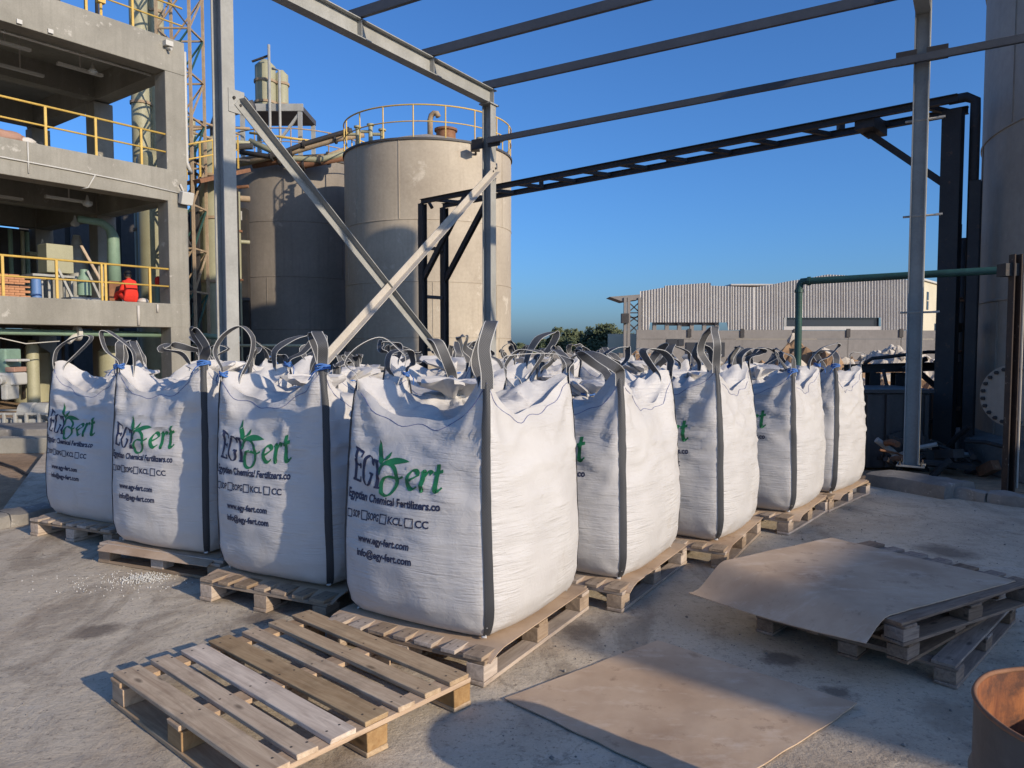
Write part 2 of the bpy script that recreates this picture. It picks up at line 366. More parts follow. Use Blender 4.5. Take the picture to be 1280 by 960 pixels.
M_bark = weathered('bark', (.12, .09, .065), (.07, .05, .035), .9, 6)

# ================================================================== THE SETTING
def axes(az):            # unit vectors: along azimuth az (deg right of forward) and its left normal
    a = R_(az); return V(math.sin(a), math.cos(a), 0), V(-math.cos(a), math.sin(a), 0)
mb = MB(); S = 900
mb.add([(-S, -60, -.16), (S, -60, -.16), (S, S * 1.6, -.16), (-S, S * 1.6, -.16)], [(0, 1, 2, 3)])
struct('ground', mb, M_earth)
# the concrete yard: one slab with an irregular left and back edge, top at z = 0
Lx, _ = axes(-51.4); Rx, _ = axes(42.0)
edge = [V(-8.5, -12, 0), V(9, -12, 0), V(9, 7.6, 0), atz(1290, 633, 0), atz(1180, 618, 0) , atz(1085, 604, 0) + V(0, .25, 0),
        atz(1085, 604, 0) + V(-.3, 6.0, 0), V(-2.5, 16.5, 0), atz(60, 560, 0) + V(0, .0, 0), atz(-20, 668, 0), V(-8.5, 2, 0)]
bm = bmesh.new(); vs = [bm.verts.new(p) for p in edge]; f = bm.faces.new(vs)
r = bmesh.ops.extrude_face_region(bm, geom=[f]); bmesh.ops.translate(bm, verts=[v for v in r['geom'] if isinstance(v, bmesh.types.BMVert)], vec=(0, 0, -.15))
bmesh.ops.recalc_face_normals(bm, faces=bm.faces)
me = bpy.data.meshes.new('concrete_yard'); bm.to_mesh(me); bm.free(); me.materials.append(M_ground)
yard = bpy.data.objects.new('concrete_yard', me); COL.objects.link(yard); yard['kind'] = 'structure'
# kerbs (rough cast concrete, broken into lengths)
def rough_block(p0, p1, wd, ht, seed, n=14, amp=.018, z0=0.0):
    rnd = random.Random(seed); d = (p1 - p0); L = d.length; d.normalize(); s = V(0, 0, 1).cross(d)
    mb = MB(); prof = [(-.5, 0), (-.5, .45), (-.46, .9), (-.3, 1), (.3, 1), (.46, .9), (.5, .45), (.5, 0)]
    for i in range(n + 1):
        c = p0 + d * (L * i / n)
        for a, h in prof:
            q = c + s * (a * wd) + V(0, 0, z0 + h * ht)
            nn = noise.noise_vector(q * 5.3 + V(seed, 0, 0)) * amp + noise.noise_vector(q * 14 + V(seed, 3, 0)) * amp * .5
            if h == 0: nn.z = 0
            mb.v.append(q + nn)
    m = len(prof)
    for i in range(n):
        for k in range(m - 1): mb.f.append((i * m + k, i * m + k + 1, (i + 1) * m + k + 1, (i + 1) * m + k))
    mb.f.append(tuple(range(m))); mb.f.append(tuple(reversed([n * m + k for k in range(m)])))
    return mb
kr = thing('concrete_kerb', 'chipped low concrete kerb running right from the footing of the grey post', 'kerb', atz(1180, 622, 0))
ka, kb = atz(1178, 619, 0), atz(1300, 636, 0)
for i in range(2):
    obj('kerb_block', rough_block(ka.lerp(kb, i / 2 + .004), ka.lerp(kb, (i + 1) / 2 - .004), .16, .11, 5 + i, 18, .03), M_concd, kr, 35)
kl = thing('concrete_kerb', 'low sunlit concrete kerb beside the bags at the left edge', 'kerb', atz(20, 656, 0))
ka, kb = atz(62, 646, 0), atz(-60, 668, 0)
for i in range(2):
    obj('kerb_block', rough_block(ka.lerp(kb, i / 2 + .004), ka.lerp(kb, (i + 1) / 2 - .004), .3, .12, 9 + i, 18, .02), M_concd, kl, 35)
mbp = MB(); mbp.box((-9.3, 10.6, -.08), (5.0, 3.0, .12), (V(.94, .342, 0), V(-.342, .94, 0), V(0, 0, 1)))

# ================================================================== STEEL FRAME
FL, _ = axes(-58.0); FR, _ = axes(32.0)
pr = V(4.86, 9.0, 0); pm = pr + FL * 6.17; pl = pm - FR * 5.04
ZT = 5.62
fr = thing('shed_structure', 'bare grey steel shed skeleton with cross bracing over the bags', 'structure', pm)
def post(p, top, z0=0):
    mb = MB(); mb.hsec(p + V(0, 0, z0), p + V(0, 0, top), .155, .165, .012, .01, FL); return obj('post', mb, M_steel, fr)
def plate(c, sz, ax, par, mat=M_steel, nm='base_plate'): mb = MB(); mb.box(c, sz, ax); return obj(nm, mb, mat, par)
AX = (FR, FL, V(0, 0, 1))
for p, top, z0 in ((pl, ZT + .3, .0), (pm, ZT - .14, .0), (pr, ZT + .4, .14)):
    o = post(p, top, z0); plate(p + V(0, 0, z0 + .008), (.3, .3, .015), AX, o)
    for a in (-1, 1):
        for b in (-1, 1):
            m2 = MB(); m2.lathe(p + FR * (.115 * a) + FL * (.115 * b) + V(0, 0, z0 + .015), [(.018, 0), (.018, .02), (.01, .02), (.01, .05), (0, .05)], 6)
            obj('anchor_bolt', m2, M_dark, o)
mb = MB(); mb.hsec(pm + V(0, 0, ZT) + FR * .12, pl - FR * 2.5 + V(0, 0, ZT + .02), .16, .24, .012, .01, V(0, 0, 1)); beam1 = obj('rafter', mb, M_steel, fr)
mb = MB(); mb.hsec(pr + V(0, 0, ZT + .01) + FR * .0, pr - FR * 7.6 + V(0, 0, ZT + .02), .16, .24, .012, .01, V(0, 0, 1)); obj('rafter', mb, M_steel, fr)
plate(pm + V(0, 0, ZT - .14 + .01), (.26, .22, .02), AX, fr, nm='cap_plate')
for i, t in enumerate((-.02, 1.54, 3.02, 4.55)):          # roof purlins sitting on the rafters
    a = pm - FR * t + V(0, 0, ZT + .20) + FL * (.12); b = pr - FR * t + V(0, 0, ZT + .20) - FL * 5.0
    mb = MB(); mb.csec(a, b, .06, .125, .012, V(0, 0, 1)); pu = obj('purlin', mb, M_purlin, fr)
    for q in (pm, pr):
        m2 = MB(); m2.box(q - FR * (t - .052) + V(0, 0, ZT + .19), (.01, .09, .13), AX); obj('cleat', m2, M_darkgrey, pu)
    if i < 3:
        m2 = MB(); m2.box(pm - FR * (t + .0) + V(0, 0, ZT) - FL * .006, (.012, .15, .212), AX); obj('stiffener', m2, M_steel, beam1)
# lower girt
mb = MB(); mb.csec(pm + V(0, 0, 4.88) - FL * .06 - FR * .14, pr + V(0, 0, 5.02) - FL * 4.6 - FR * .14, .055, .085, .01, V(0, 0, 1)); gi = obj('girt', mb, M_purlin, fr)
for q, z in ((pr, 5.0), (pm, 4.87)):
    m2 = MB(); m2.box(q + V(0, 0, z) - FR * .10 - FL * .16, (.03, .22, .16), AX); obj('cleat', m2, M_dark, gi)
    m2 = MB(); m2.box(q + V(0, 0, z) - FR * .10 + FL * .16, (.03, .22, .16), AX); obj('cleat', m2, M_dark, gi)
# crossed braces between left and middle posts
def brace(a, b, off, mat):
    mb = MB(); d = (b - a).normalized(); x = FL; y = d.cross(x).normalized(); L = (b - a).length; c = (a + b) / 2 + FL * off
    mb.box(c, (.01, .10, L), (x, y, d)); mb.box(c + x * -.05 + y * .045, (.09, .01, L), (x, y, d)); o = obj('brace', mb, mat, fr)
    for e in (a, b):
        m2 = MB(); m2.box(e + FL * off + FL * .012, (.012, .2, .24), (x, FR, V(0, 0, 1))); obj('gusset', m2, mat, o)
        for k in (-1, 1):
            m3 = MB(); m3.lathe(e + FL * (off - .004) + d * .05 * k, [(.016, -.008), (.016, .01), (0, .01)], 6, ax=(FR, V(0, 0, 1), -FL)); obj('bolt', m3, M_dark, o)
    return o
brace(pl + V(0, 0, 4.18) + FR * .09, pm + V(0, 0, .35) - FR * .09, -.10, M_steel)
brace(pm + V(0, 0, 4.42) - FR * .09, pl + V(0, 0, .55) + FR * .09, -.16, M_brace)
# small studs on the right post
for z in (4.28, 3.15, 2.0):
    m2 = MB(); m2.tube([pr + V(0, 0, z) - FR * .0 + FL * .16, pr + V(0, 0, z) - FL * .24], .014, 6)
    m2.box(pr + V(0, 0, z + .005) - FL * .22, (.03, .07, .02), AX); obj('clip', m2, M_brace, fr)
# footing of the right post
ft = thing('concrete_footing', 'rough concrete footing block under the right hand grey post', 'footing', pr)
fd = (atz(1178, 622, 0) - atz(1090, 606, 0)).normalized(); fn = V(-fd.y, fd.x, 0)
c = (atz(1092, 607, 0) + atz(1178, 622, 0)) / 2 + fn * .2
obj('footing_block', rough_block(c - fd * .46, c + fd * .46, .55, .15, 21, 20, .014), M_concd, ft, 35)

# ================================================================== TANKS
def tank(name, label, c, r, h, mat, seams, rail=False, cone=.5, n=96):
    t = thing(name, label, 'tank', c)
    mb = MB(); mb.lathe(c, [(r, 0), (r, h)], n); sh = obj('shell', mb, mat, t, True)
    mb = MB(); mb.lathe(c, [(r + .03, h - .06), (r + .05, h - .06), (r + .05, h + .015), (r - .05, h + .015)], n); obj('top_ring', mb, M_darkgrey if name != 'storage_tank' else mat, t, 40)
    mb = MB(); mb.lathe(c, [(r - .02, h), (r * .5, h + cone * .55), (.15, h + cone), (0, h + cone)], n); rf = obj('roof', mb, mat, t, 40)
    for z in seams:
        mb = MB(); mb.lathe(c, [(r, z - .02), (r + .018, z - .012), (r + .018, z + .012), (r, z + .02)], n); obj('weld_seam', mb, mat, t, 40)
    rn_ = random.Random(int(r * 100)); zs_ = [0] + list(seams) + [h]; mv = MB()
    for z0_, z1_ in zip(zs_, zs_[1:]):
        for k in range(7):
            a = (k + rn_.random() * .5) / 7 * 2 * math.pi; u_ = V(math.cos(a), math.sin(a), 0); mv.box(c + u_ * r + V(0, 0, (z0_ + z1_) / 2), (.03, .03, z1_ - z0_ - .05), (u_, V(-u_.y, u_.x, 0), V(0, 0, 1)))
    o_ = obj('vertical_welds', mv, mat, t); o_['kind'] = 'stuff'
    return t, sh, rf
c1 = V(-3.32, 30, -.1); r1, h1 = 3.28, 9.05
t1, sh1, rf1 = tank('process_tank', 'tall beige steel tank with a handrail around its domed roof', c1, r1, h1, M_tank, (2.0, 4.0, 6.2), cone=1.0)
def ring_rail(parent, c, r, z, h, nposts, mat, a0=0, a1=2 * math.pi):
    top = [c + V(r * math.cos(a0 + (a1 - a0) * i / 72), r * math.sin(a0 + (a1 - a0) * i / 72), z + h) for i in range(73)]
    mb = MB(); mb.tube(top, .028, 6); rl = obj('railing', mb, mat, parent, True)
    mb = MB(); mb.tube([p - V(0, 0, h * .5) for p in top], .022, 6); obj('mid_rail', mb, mat, rl, True)
    for i in range(nposts):
        a = a0 + (a1 - a0) * (i + .35) / nposts; p = c + V(r * math.cos(a), r * math.sin(a), z - .06)
        mb = MB(); mb.tube([p, p + V(0, 0, h + .06)], .028, 6); obj('rail_post', mb, mat, rl)
ring_rail(t1, c1, r1 + .0, h1, 1.15, 18, M_yellow)
# roof fittings: gooseneck vent, hatch, nozzles
g = c1 + V(.05, .2, h1 + .9); mb = MB()
mb.tube([g, g + V(0, 0, .75), g + V(.05, -.02, .92), g + V(.16, -.05, 1.0), g + V(.28, -.08, .98), g + V(.34, -.1, .85)], .11, 12); obj('vent_pipe', mb, M_rustrail, t1, True)
g = c1 + V(.75, -.6, h1 + .55); mb = MB(); mb.lathe(g, [(.38, -.1), (.38, .42), (.45, .42), (.45, .5), (.0, .52)], 24); obj('roof_hatch', mb, M_rust, t1, 40)
for dx, dy, hh in ((2.1, -1.2, .45), (-1.9, -2.1, .7), (-2.5, -1.5, .8), (-1.4, -2.5, .4)):
    g = c1 + V(dx, dy, h1 + .05); mb = MB(); mb.lathe(g, [(.08, 0), (.08, hh), (.14, hh), (.14, hh + .06), (0, hh + .06)], 12)
    mb.tube([g + V(0, 0, hh * .7), g + V(-.35, 0, hh * .7)], .06, 8); obj('nozzle', mb, M_vessel, t1, 40)
mb = MB(); q = at(594, 185, 26.9); mb.box(q, (.32, .3, .2)); mb.tube([q, q + V(0, .5, -.1)], .04, 6); obj('flood_light', mb, M_dark, t1)
c2 = V(-9.72, 34.3, -.1); r2, h2 = 3.0, 9.6
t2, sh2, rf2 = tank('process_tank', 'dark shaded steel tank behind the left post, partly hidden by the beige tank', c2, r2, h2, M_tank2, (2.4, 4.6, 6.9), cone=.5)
ring_rail(t2, c2, r2, h2, 1.1, 12, M_rustrail)
# right-hand storage tank
c3 = V(10.55, 9.95, -.15); r3, h3 = 3.7, 13.4
t3, sh3, rf3 = tank('storage_tank', 'huge stained storage tank cut off by the right edge', c3, r3, h3, M_tankr, (2.4, 4.8, 7.2, 9.6), n=128)
mb = MB(); mb.lathe(c3, [(r3 + .35, 0), (r3 + .35, .42), (r3 - .1, .5)], 96); obj('plinth', mb, M_concd, t3, 40)
# manhole with bolted cover
hp = at(1266, 495, 9.25); rd = (c3 - hp); rd.z = 0; rd.normalize(); fwd = (V(0, 0, 0) - hp); fwd.z = 0; fwd.normalize()
md = (-rd * .55 + fwd * .45).normalized(); mx = V(0, 0, 1).cross(md)
mb = MB(); mb.lathe(hp, [(.30, -.9), (.30, -.05), (.39, -.05), (.39, 0.0), (.385, .02), (0, .03)], 40, ax=(mx, V(0, 0, 1), md)); mh = obj('manhole_cover', mb, M_tankr, t3, 40)
for i in range(22):
    a = 2 * math.pi * (i + .5) / 22; q = hp + mx * (.34 * math.cos(a)) + V(0, 0, .34 * math.sin(a)) + md * .02
    mb = MB(); mb.lathe(q, [(.026, -.01), (.026, .03), (0, .035)], 6, ax=(mx, V(0, 0, 1), md)); obj('bolt', mb, M_dark, mh)

# ================================================================== PIPE BRIDGE, GREEN PIPE, RIGHT-HAND STRUCTURES
pb = thing('pipe_bridge', 'dark steel pipe bridge crossing the sky on two tall supports', 'pipe bridge', at(1192, 560, 11.0))
ra = at(1204, 130, 11.0); la = at(540, 250, 18.6); la.z = ra.z
d = (la - ra).normalized(); s = V(0, 0, 1).cross(d)
for k in (-1, 1):
    mb = MB(); mb.hsec(ra + s * .36 * k, la + s * .36 * k, .09, .11, .012, .01, V(0, 0, 1)); obj('rail_beam', mb, M_dark, pb)
L = (la - ra).length
for i in range(13):
    q = ra + d * (L * (i + .4) / 13); mb = MB(); mb.bar(q - s * .31 - d * .12, q + s * .31 + d * .12, .07, .07); obj('cross_piece', mb, M_dark, pb)
for tt in (.16, .44, .72, .93):
    q = ra + d * (L * tt) - s * .36; mb = MB(); mb.box(q + V(0, 0, .12), (.1, .1, .13)); obj('pipe_shoe', mb, M_dark, pb)
mb = MB(); mb.tube([ra + V(0, 0, .12) + d * .2 - s * .1, ra + V(0, 0, .12) - d * .02 - s * .1, ra + V(.02, 0, .05) - d * .12 - s * .1, ra - V(0, 0, .2) - d * .14 - s * .1, V(ra.x, ra.y, 0) - d * .14 - s * .1], .07, 10); obj('pipe', mb, M_dark, pb, True)
rc = V(ra.x, ra.y, -.15) + d * .12
mb = MB(); mb.hsec(rc, rc + V(0, 0, ra.z + .07), .25, .26, .015, .012, s); obj('column', mb, M_dark, pb)
mb = MB(); mb.hsec(rc - d * .33 + s * .1, rc - d * .33 + V(0, 0, ra.z - 1.0) + s * .1, .14, .14, .012, .01, s); obj('column', mb, M_dark, pb)
mb = MB(); mb.hsec(rc + V(0, 0, ra.z - 1.05), ra + d * 1.35 - V(0, 0, .12), .10, .10, .012, .01, s); obj('knee_brace', mb, M_dark, pb)
m2 = MB(); m2.box(ra + d * 1.25 - V(0, 0, .08), (.28, .7, .2), (d, s, V(0, 0, 1))); obj('bracket', m2, M_dark, pb)
for k in (-1, 1):
    lp = la + s * .36 * k - d * .05; mb = MB(); mb.hsec(V(lp.x, lp.y, -.15), lp - V(0, 0, .06), .15, .16, .012, .01, s); obj('column', mb, M_dark, pb)
    mb = MB(); mb.hsec(V(lp.x, lp.y, 3.2), lp - d * 1.5 - V(0, 0, .06), .11, .11, .012, .01, s); obj('knee_brace', mb, M_dark, pb)
mb = MB(); lq = at(527, 255, 18.7); mb.tube([V(lq.x, lq.y, 0), lq, lq + V(.15, 0, .1), la + V(0, 0, -.1)], .045, 8); obj('riser_pipe', mb, M_dark, pb, True)
for zz in (1.5, 2.8, 4.0):
    lp = la - d * .05; mb = MB(); mb.bar(V(lp.x, lp.y, zz) - s * .28, V(lp.x, lp.y, zz) + s * .28, .08, .08); obj('cross_piece', mb, M_dark, pb)
# green pipe
gp = thing('green_pipe', 'dark green pipe rising behind the bags and running right to the tank', 'pipe', atz(998, 560, 0))
a = at(999, 352, 10.3); b = at(1300, 335, 8.75)
mb = MB(); dd = (b - a).normalized()
mb.tube([V(a.x, a.y, -.15), V(a.x, a.y, a.z - .10), a - V(0, 0, .04) + dd * .012, a + dd * .04 - V(0, 0, .0), a + dd * .10, b], .047, 12); obj('pipe_run', mb, M_green, gp, 50)
mb = MB()
for q, ax in ((V(a.x, a.y, a.z - .13), V(0, 0, 1)), (a + dd * .13, dd)):
    mb.tube([q - ax * .02, q + ax * .02], .06, 12)
obj('elbow_collar', mb, M_green, gp)
rp = thing('pipe_stand', 'rusty spotted steel stand clamping the green pipe at the right edge', 'pipe stand', atz(1269, 612, 0))
q = atz(1269, 612, 0) + V(0, .12, 0); ztop = at(1269, 318, q.y).z
mb = MB(); mb.csec(V(q.x, q.y, -.1), V(q.x, q.y, ztop), .10, .09, .012, V(1, 0, 0)); obj('upright', mb, weathered('flaking_rust', (.08, .055, .04), (.045, .035, .03), .85, 5, spot=(.42, .36, .28), spot_amt=.63, bmp=.5), rp)
mb = MB(); mb.tube([V(q.x + .085, q.y - .02, 0), V(q.x + .085, q.y - .02, ztop - .1)], .012, 6); obj('conduit', mb, M_brace, rp)
mb = MB(); mb.box(V(q.x - .02, q.y + .06, at(1269, 337, q.y).z), (.2, .16, .14)); obj('clamp', mb, M_dark, rp)
# the dark block behind the far bags: steel bin, racks, board fence
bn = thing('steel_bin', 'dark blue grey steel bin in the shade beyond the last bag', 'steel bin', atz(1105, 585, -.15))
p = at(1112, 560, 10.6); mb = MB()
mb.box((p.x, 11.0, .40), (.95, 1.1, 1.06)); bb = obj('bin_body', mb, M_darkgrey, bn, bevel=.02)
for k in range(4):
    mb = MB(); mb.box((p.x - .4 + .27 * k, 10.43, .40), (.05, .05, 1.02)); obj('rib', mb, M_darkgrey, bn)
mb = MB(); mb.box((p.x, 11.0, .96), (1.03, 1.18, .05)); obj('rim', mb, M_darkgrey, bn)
rk = thing('pipe_rack', 'rusty dark rack of beams and posts above the shaded bin', 'rack', at(1130, 585, 11.9))
za = at(1100, 462, 11.9).z
A = at(1055, 461, 12.0); B = at(1215, 457, 11.9)
mb = MB(); mb.hsec(A, B, .13, .14, .015, .012, V(0, 0, 1)); obj('beam', mb, M_dark, rk)
for px in (1091, 1123, 1178):
    q = at(px, 470, 12.0); mb = MB(); mb.hsec(V(q.x, q.y, -.15), V(q.x, q.y, A.z - .06), .17, .17, .015, .012, V(0, 1, 0)); obj('post', mb, M_dark, rk)
q0 = at(1080, 455, 11.7); mb = MB(); mb.tube([q0, at(1090, 448, 11.7), at(1110, 446, 11.7), at(1160, 440, 11.7), at(1215, 440, 11.7)], .028, 8); obj('hose', mb, M_dark, rk, True)
mb = MB(); mb.tube([at(1104, 462, 11.6), at(1108, 480, 11.6), at(1112, 500, 11.6), at(1110, 530, 11.6)], .028, 8); obj('hose', mb, M_dark, rk, True)
mb = MB(); A = at(1070, 493, 12.4); B = at(1195, 487, 12.4); mb.bar(A, B, .1, .05); obj('ledge', mb, M_brace, rk)
for (xa, ya, xb, yb) in ((1145, 462, 1178, 490), (1128, 462, 1158, 448), (1170, 450, 1180, 475)):
    mb = MB(); mb.bar(at(xa, ya, 11.8), at(xb, yb, 11.8), .07, .07); obj('diagonal', mb, M_dark, rk)
fn_ = thing('board_fence', 'pinkish boards behind dark uprights beside the tall dark column', 'fence', at(1163, 560, 13.2))
for k in range(5):
    x0, x1 = 1140 + k * 12, 1151.4 + k * 12; a = at(x0, 491, 13.2); b = at(x1, 548, 13.2)
    mb = MB(); mb.box(((a.x + b.x) / 2, 13.2 + .02 * (k % 2), (a.z + b.z) / 2), (b.x - a.x, .03, a.z - b.z + .02 * (k % 3))); obj('board', mb, M_pink, fn_)
for k in range(6):
    a = at(1143 + 10 * k, 485, 13.1); b = at(1143 + 10 * k, 600, 13.1); mb = MB(); mb.tube([V(a.x, 13.1, -.15), a], .022, 6); obj('upright', mb, M_dark, fn_)
a = at(1140, 531, 13.05); b = at(1200, 520, 13.05); mb = MB(); mb.bar(a, b, .05, .07); obj('rail', mb, M_dark, fn_)
# pipes bundle right of the dark column
pbn = thing('pipe_bundle', 'dark vertical pipes squeezed between the tall column and the storage tank', 'pipes', at(1207, 580, 11.6))
rnd = random.Random(4)
for px, yy, rr in ((1199, 11.4, .035), (1205, 11.9, .05), (1213, 12.4, .045), (1189, 12.8, .05)):
    q = at(px, 300, yy); mb = MB(); mb.tube([V(q.x, yy, -.15), V(q.x, yy, 3.2 + rnd.random())], rr, 8); pp = obj('pipe', mb, M_dark, pbn, True)
    for z in (.6, 1.5, 2.3): mb = MB(); mb.lathe((q.x, yy, z), [(rr, 0), (rr + .04, 0), (rr + .04, .03), (rr, .03)], 10); obj('flange', mb, M_rust, pp)
mb = MB(); mb.bar(at(1172, 412, 11.3), at(1215, 408, 11.3), .10, .14); obj('bracket', mb, M_dark, pbn)
# scrap heap in the shade
sc_ = thing('scrap_heap', 'dark tangle of scrap metal on the ground behind the footing', 'scrap', at(1165, 590, 10.2))
rnd = random.Random(11)
for i in range(34):
    q = V(5.1 + rnd.random() * 1.3, 9.75 + rnd.random() * .8, -.13 + rnd.random() * .45); dr = V(rnd.uniform(-1, 1), rnd.uniform(-1, 1), rnd.uniform(-.5, .5)).normalized()
    mb = MB(); 
    if i % 3: mb.tube([q - dr * rnd.uniform(.1, .35), q + V(0, 0, .03), q + dr * rnd.uniform(.1, .35)], rnd.uniform(.015, .05), 7)
    else: mb.box(q, (rnd.uniform(.1, .4), rnd.uniform(.03, .2), rnd.uniform(.02, .15)), (dr, dr.cross(V(0, 0, 1)).normalized(), dr.cross(V(0, 0, 1)).normalized().cross(dr)))
    obj('scrap_piece', mb, (M_dark, M_rust, M_darkgrey, M_mach)[i % 4 if rnd.random() < .6 else 0], sc_)

# ================================================================== FAR BACKGROUND
YW = 78.0
wh = thing('warehouse', 'long corrugated grey warehouse with a stepped roofline on the horizon', 'warehouse', at(975, 452, YW))
def prof_top(x):
    return interp([(800, 364), (831, 359.5)], x) if x < 831 else (interp([(831, 357), (888, 353.5)], x) if x < 888.5 else interp([(888.6, 357), (943, 359), (1000, 349.5), (1036, 343), (1070, 344.5), (1148, 350)], x))
xs = [800, 831.5, 860, 888.5, 916, 943, 971, 999, 1027, 1055, 1083, 1111, 1148.5]
def opening(x):
    if 812 <= x <= 909: return 'cols'
    if 980 <= x <= 1101: return 'win'
    return None
for i in range(len(xs) - 1):
    mb = MB(); x = xs[i]; step = 1.0; k = 0; cols = []
    while x < xs[i + 1] - .2:
        op = opening(x); bot = 403.0 if op == 'cols' else (397 if op == 'win' else 412.5)
        p = at(x, prof_top(x), YW); dy = (0, 0, .16, .16)[k % 4]
        b = at(x, bot, YW); cols.append((V(p.x, YW + dy, p.z), V(b.x, YW + dy, b.z))); k += 1; x += step * (.5 if k % 2 else 1.5) * .9
    p = at(xs[i + 1], prof_top(xs[i + 1] - .3), YW); b = at(xs[i + 1], bot, YW); cols.append((V(p.x, YW, p.z), V(b.x, YW, b.z)))
    for a, b in zip(cols, cols[1:]):
        mb.add([a[1], b[1], b[0], a[0]], [(0, 1, 2, 3)])
    obj('cladding_sheet', mb, M_clad, wh)
xr = at(1148.5, 400, YW).x; zt = at(1148, 350, YW).z; xl = at(800, 400, YW).x
# under-window strip of cladding right part
a = at(980, 408, YW); b = at(1101, 412.5, YW); mb = MB(); mb.box(((a.x + b.x) / 2, YW + .06, (a.z + b.z) / 2), (b.x - a.x, .1, a.z - b.z)); obj('sill_band', mb, M_clad, wh)
a = at(980, 397, YW); b = at(1101, 408, YW); mb = MB(); mb.box(((a.x + b.x) / 2, YW + .5, (a.z + b.z) / 2), (b.x - a.x, .1, a.z - b.z)); obj('strip_window', mb, M_glass, wh)
a = at(980, 397, YW); b = at(983, 408, YW); mb = MB(); mb.box(((a.x + b.x) / 2, YW + .2, (a.z + b.z) / 2), (b.x - a.x, .4, a.z - b.z)); obj('window_jamb', mb, M_steel, wh)
for k in range(6):
    x0 = 816 + k * 15.6; a = at(x0, 403, YW + .6); b = at(x0 + 4.5, 416, YW + .6); mb = MB(); mb.box(((a.x + b.x) / 2, YW + .8, (a.z + b.z) / 2), (b.x - a.x, .4, a.z - b.z + .3)); obj('column', mb, M_wall, wh)
for k in range(5):
    x0 = 820.5 + k * 15.6; a = at(x0, 403, YW + .9); b = at(x0 + 11.1, 406 + (k % 3), YW + .9); mb = MB(); mb.box(((a.x + b.x) / 2, YW + 1.1, (a.z + b.z) / 2), (b.x - a.x, .2, a.z - b.z)); obj('lintel', mb, M_wall, wh)
# right gable: cream wall receding
g0 = V(xr, YW, 0); gd = (V(at(1222, 400, YW + 24).x, YW + 24, 0) - g0)
gn = gd.normalized(); mb = MB(); z0, z1 = at(1150, 410, YW).z, zt - .1
mb.box(g0 + gd / 2 + V(.0, .02, (zt) / 2), (.25, gd.length, zt), (V(gn.y, -gn.x, 0), gn, V(0, 0, 1))); obj('end_wall', mb, M_cream, wh)
mb = MB(); mb.box(g0 + gd / 2 + V(.15, 0, zt + .06), (.5, gd.length + .4, .18), (V(gn.y, -gn.x, 0), gn, V(0, 0, 1))); obj('coping', mb, M_lamp, wh)
for tt in (.09, .32, .55):
    q = g0 + gd * tt + V(gn.y, -gn.x, 0) * .14; mb = MB(); zc = at(1155, 376, q.y).z
    mb.box(V(q.x, q.y, zc), (.06, .75, 1.9), (V(gn.y, -gn.x, 0), gn, V(0, 0, 1))); wn = obj('window', mb, M_glass, wh)
    mb = MB(); mb.box(V(q.x, q.y, zc) + V(gn.y, -gn.x, 0) * .02, (.08, .78, .1), (V(gn.y, -gn.x, 0), gn, V(0, 0, 1))); obj('glazing_bar', mb, M_cream, wn)
mb = MB(); mb.box(((xl + xr) / 2, YW + 26, zt / 2), (xr - xl, .3, zt - 1.2)); rw = obj('rear_wall', mb, M_cream, wh)
# open back bay seen through the colonnade: the rear wall stops short there
rw.scale = (1, 1, .42)
# roof slopes behind the cladding
mb = MB(); zs = at(1148, 351, YW).z - .35
mb.box(((at(915, 400, YW).x + xr) / 2, YW + 13, zs), (xr - at(915, 400, YW).x, 25, .15)); obj('roof', mb, M_clad, wh)
# truss tower left of the warehouse
tw = thing('conveyor_tower', 'slim lattice tower with a wide flat canopy beside the warehouse', 'tower', at(790, 452, YW))
for px in (781.5, 786, 799.5):
    a = at(px, 372, YW); mb = MB(); mb.bar(V(a.x, YW, -.2), a, .33, .3); obj('leg', mb, M_wall, tw)
for (xa, ya, xb, yb) in ((786, 378, 799, 390), (799, 378, 786, 390), (786, 394, 799, 403), (799, 394, 786, 403), (786, 404, 799, 416), (799, 404, 786, 416), (786, 391, 800, 391), (778, 398, 800, 396)):
    mb = MB(); mb.bar(at(xa, ya, YW), at(xb, yb, YW), .12, .12); obj('lattice_bar', mb, M_dark, tw)
mb = MB(); a, b, c_, d_ = at(762, 371, YW), at(800, 368, YW), at(800, 374, YW), at(779, 377, YW)
mb.add([a, d_, c_, b, a + V(0, 3, .0), d_ + V(0, 3, 0), c_ + V(0, 3, 0), b + V(0, 3, 0)], [(0, 1, 2, 3), (7, 6, 5, 4), (0, 3, 7, 4), (1, 5, 6, 2), (0, 4, 5, 1), (3, 2, 6, 7)]); obj('canopy', mb, M_wall, tw)
mb = MB(); mb.box(at(781, 398, YW - .3), (.75, .7, 1.0)); obj('drive_box', mb, M_dark, tw)
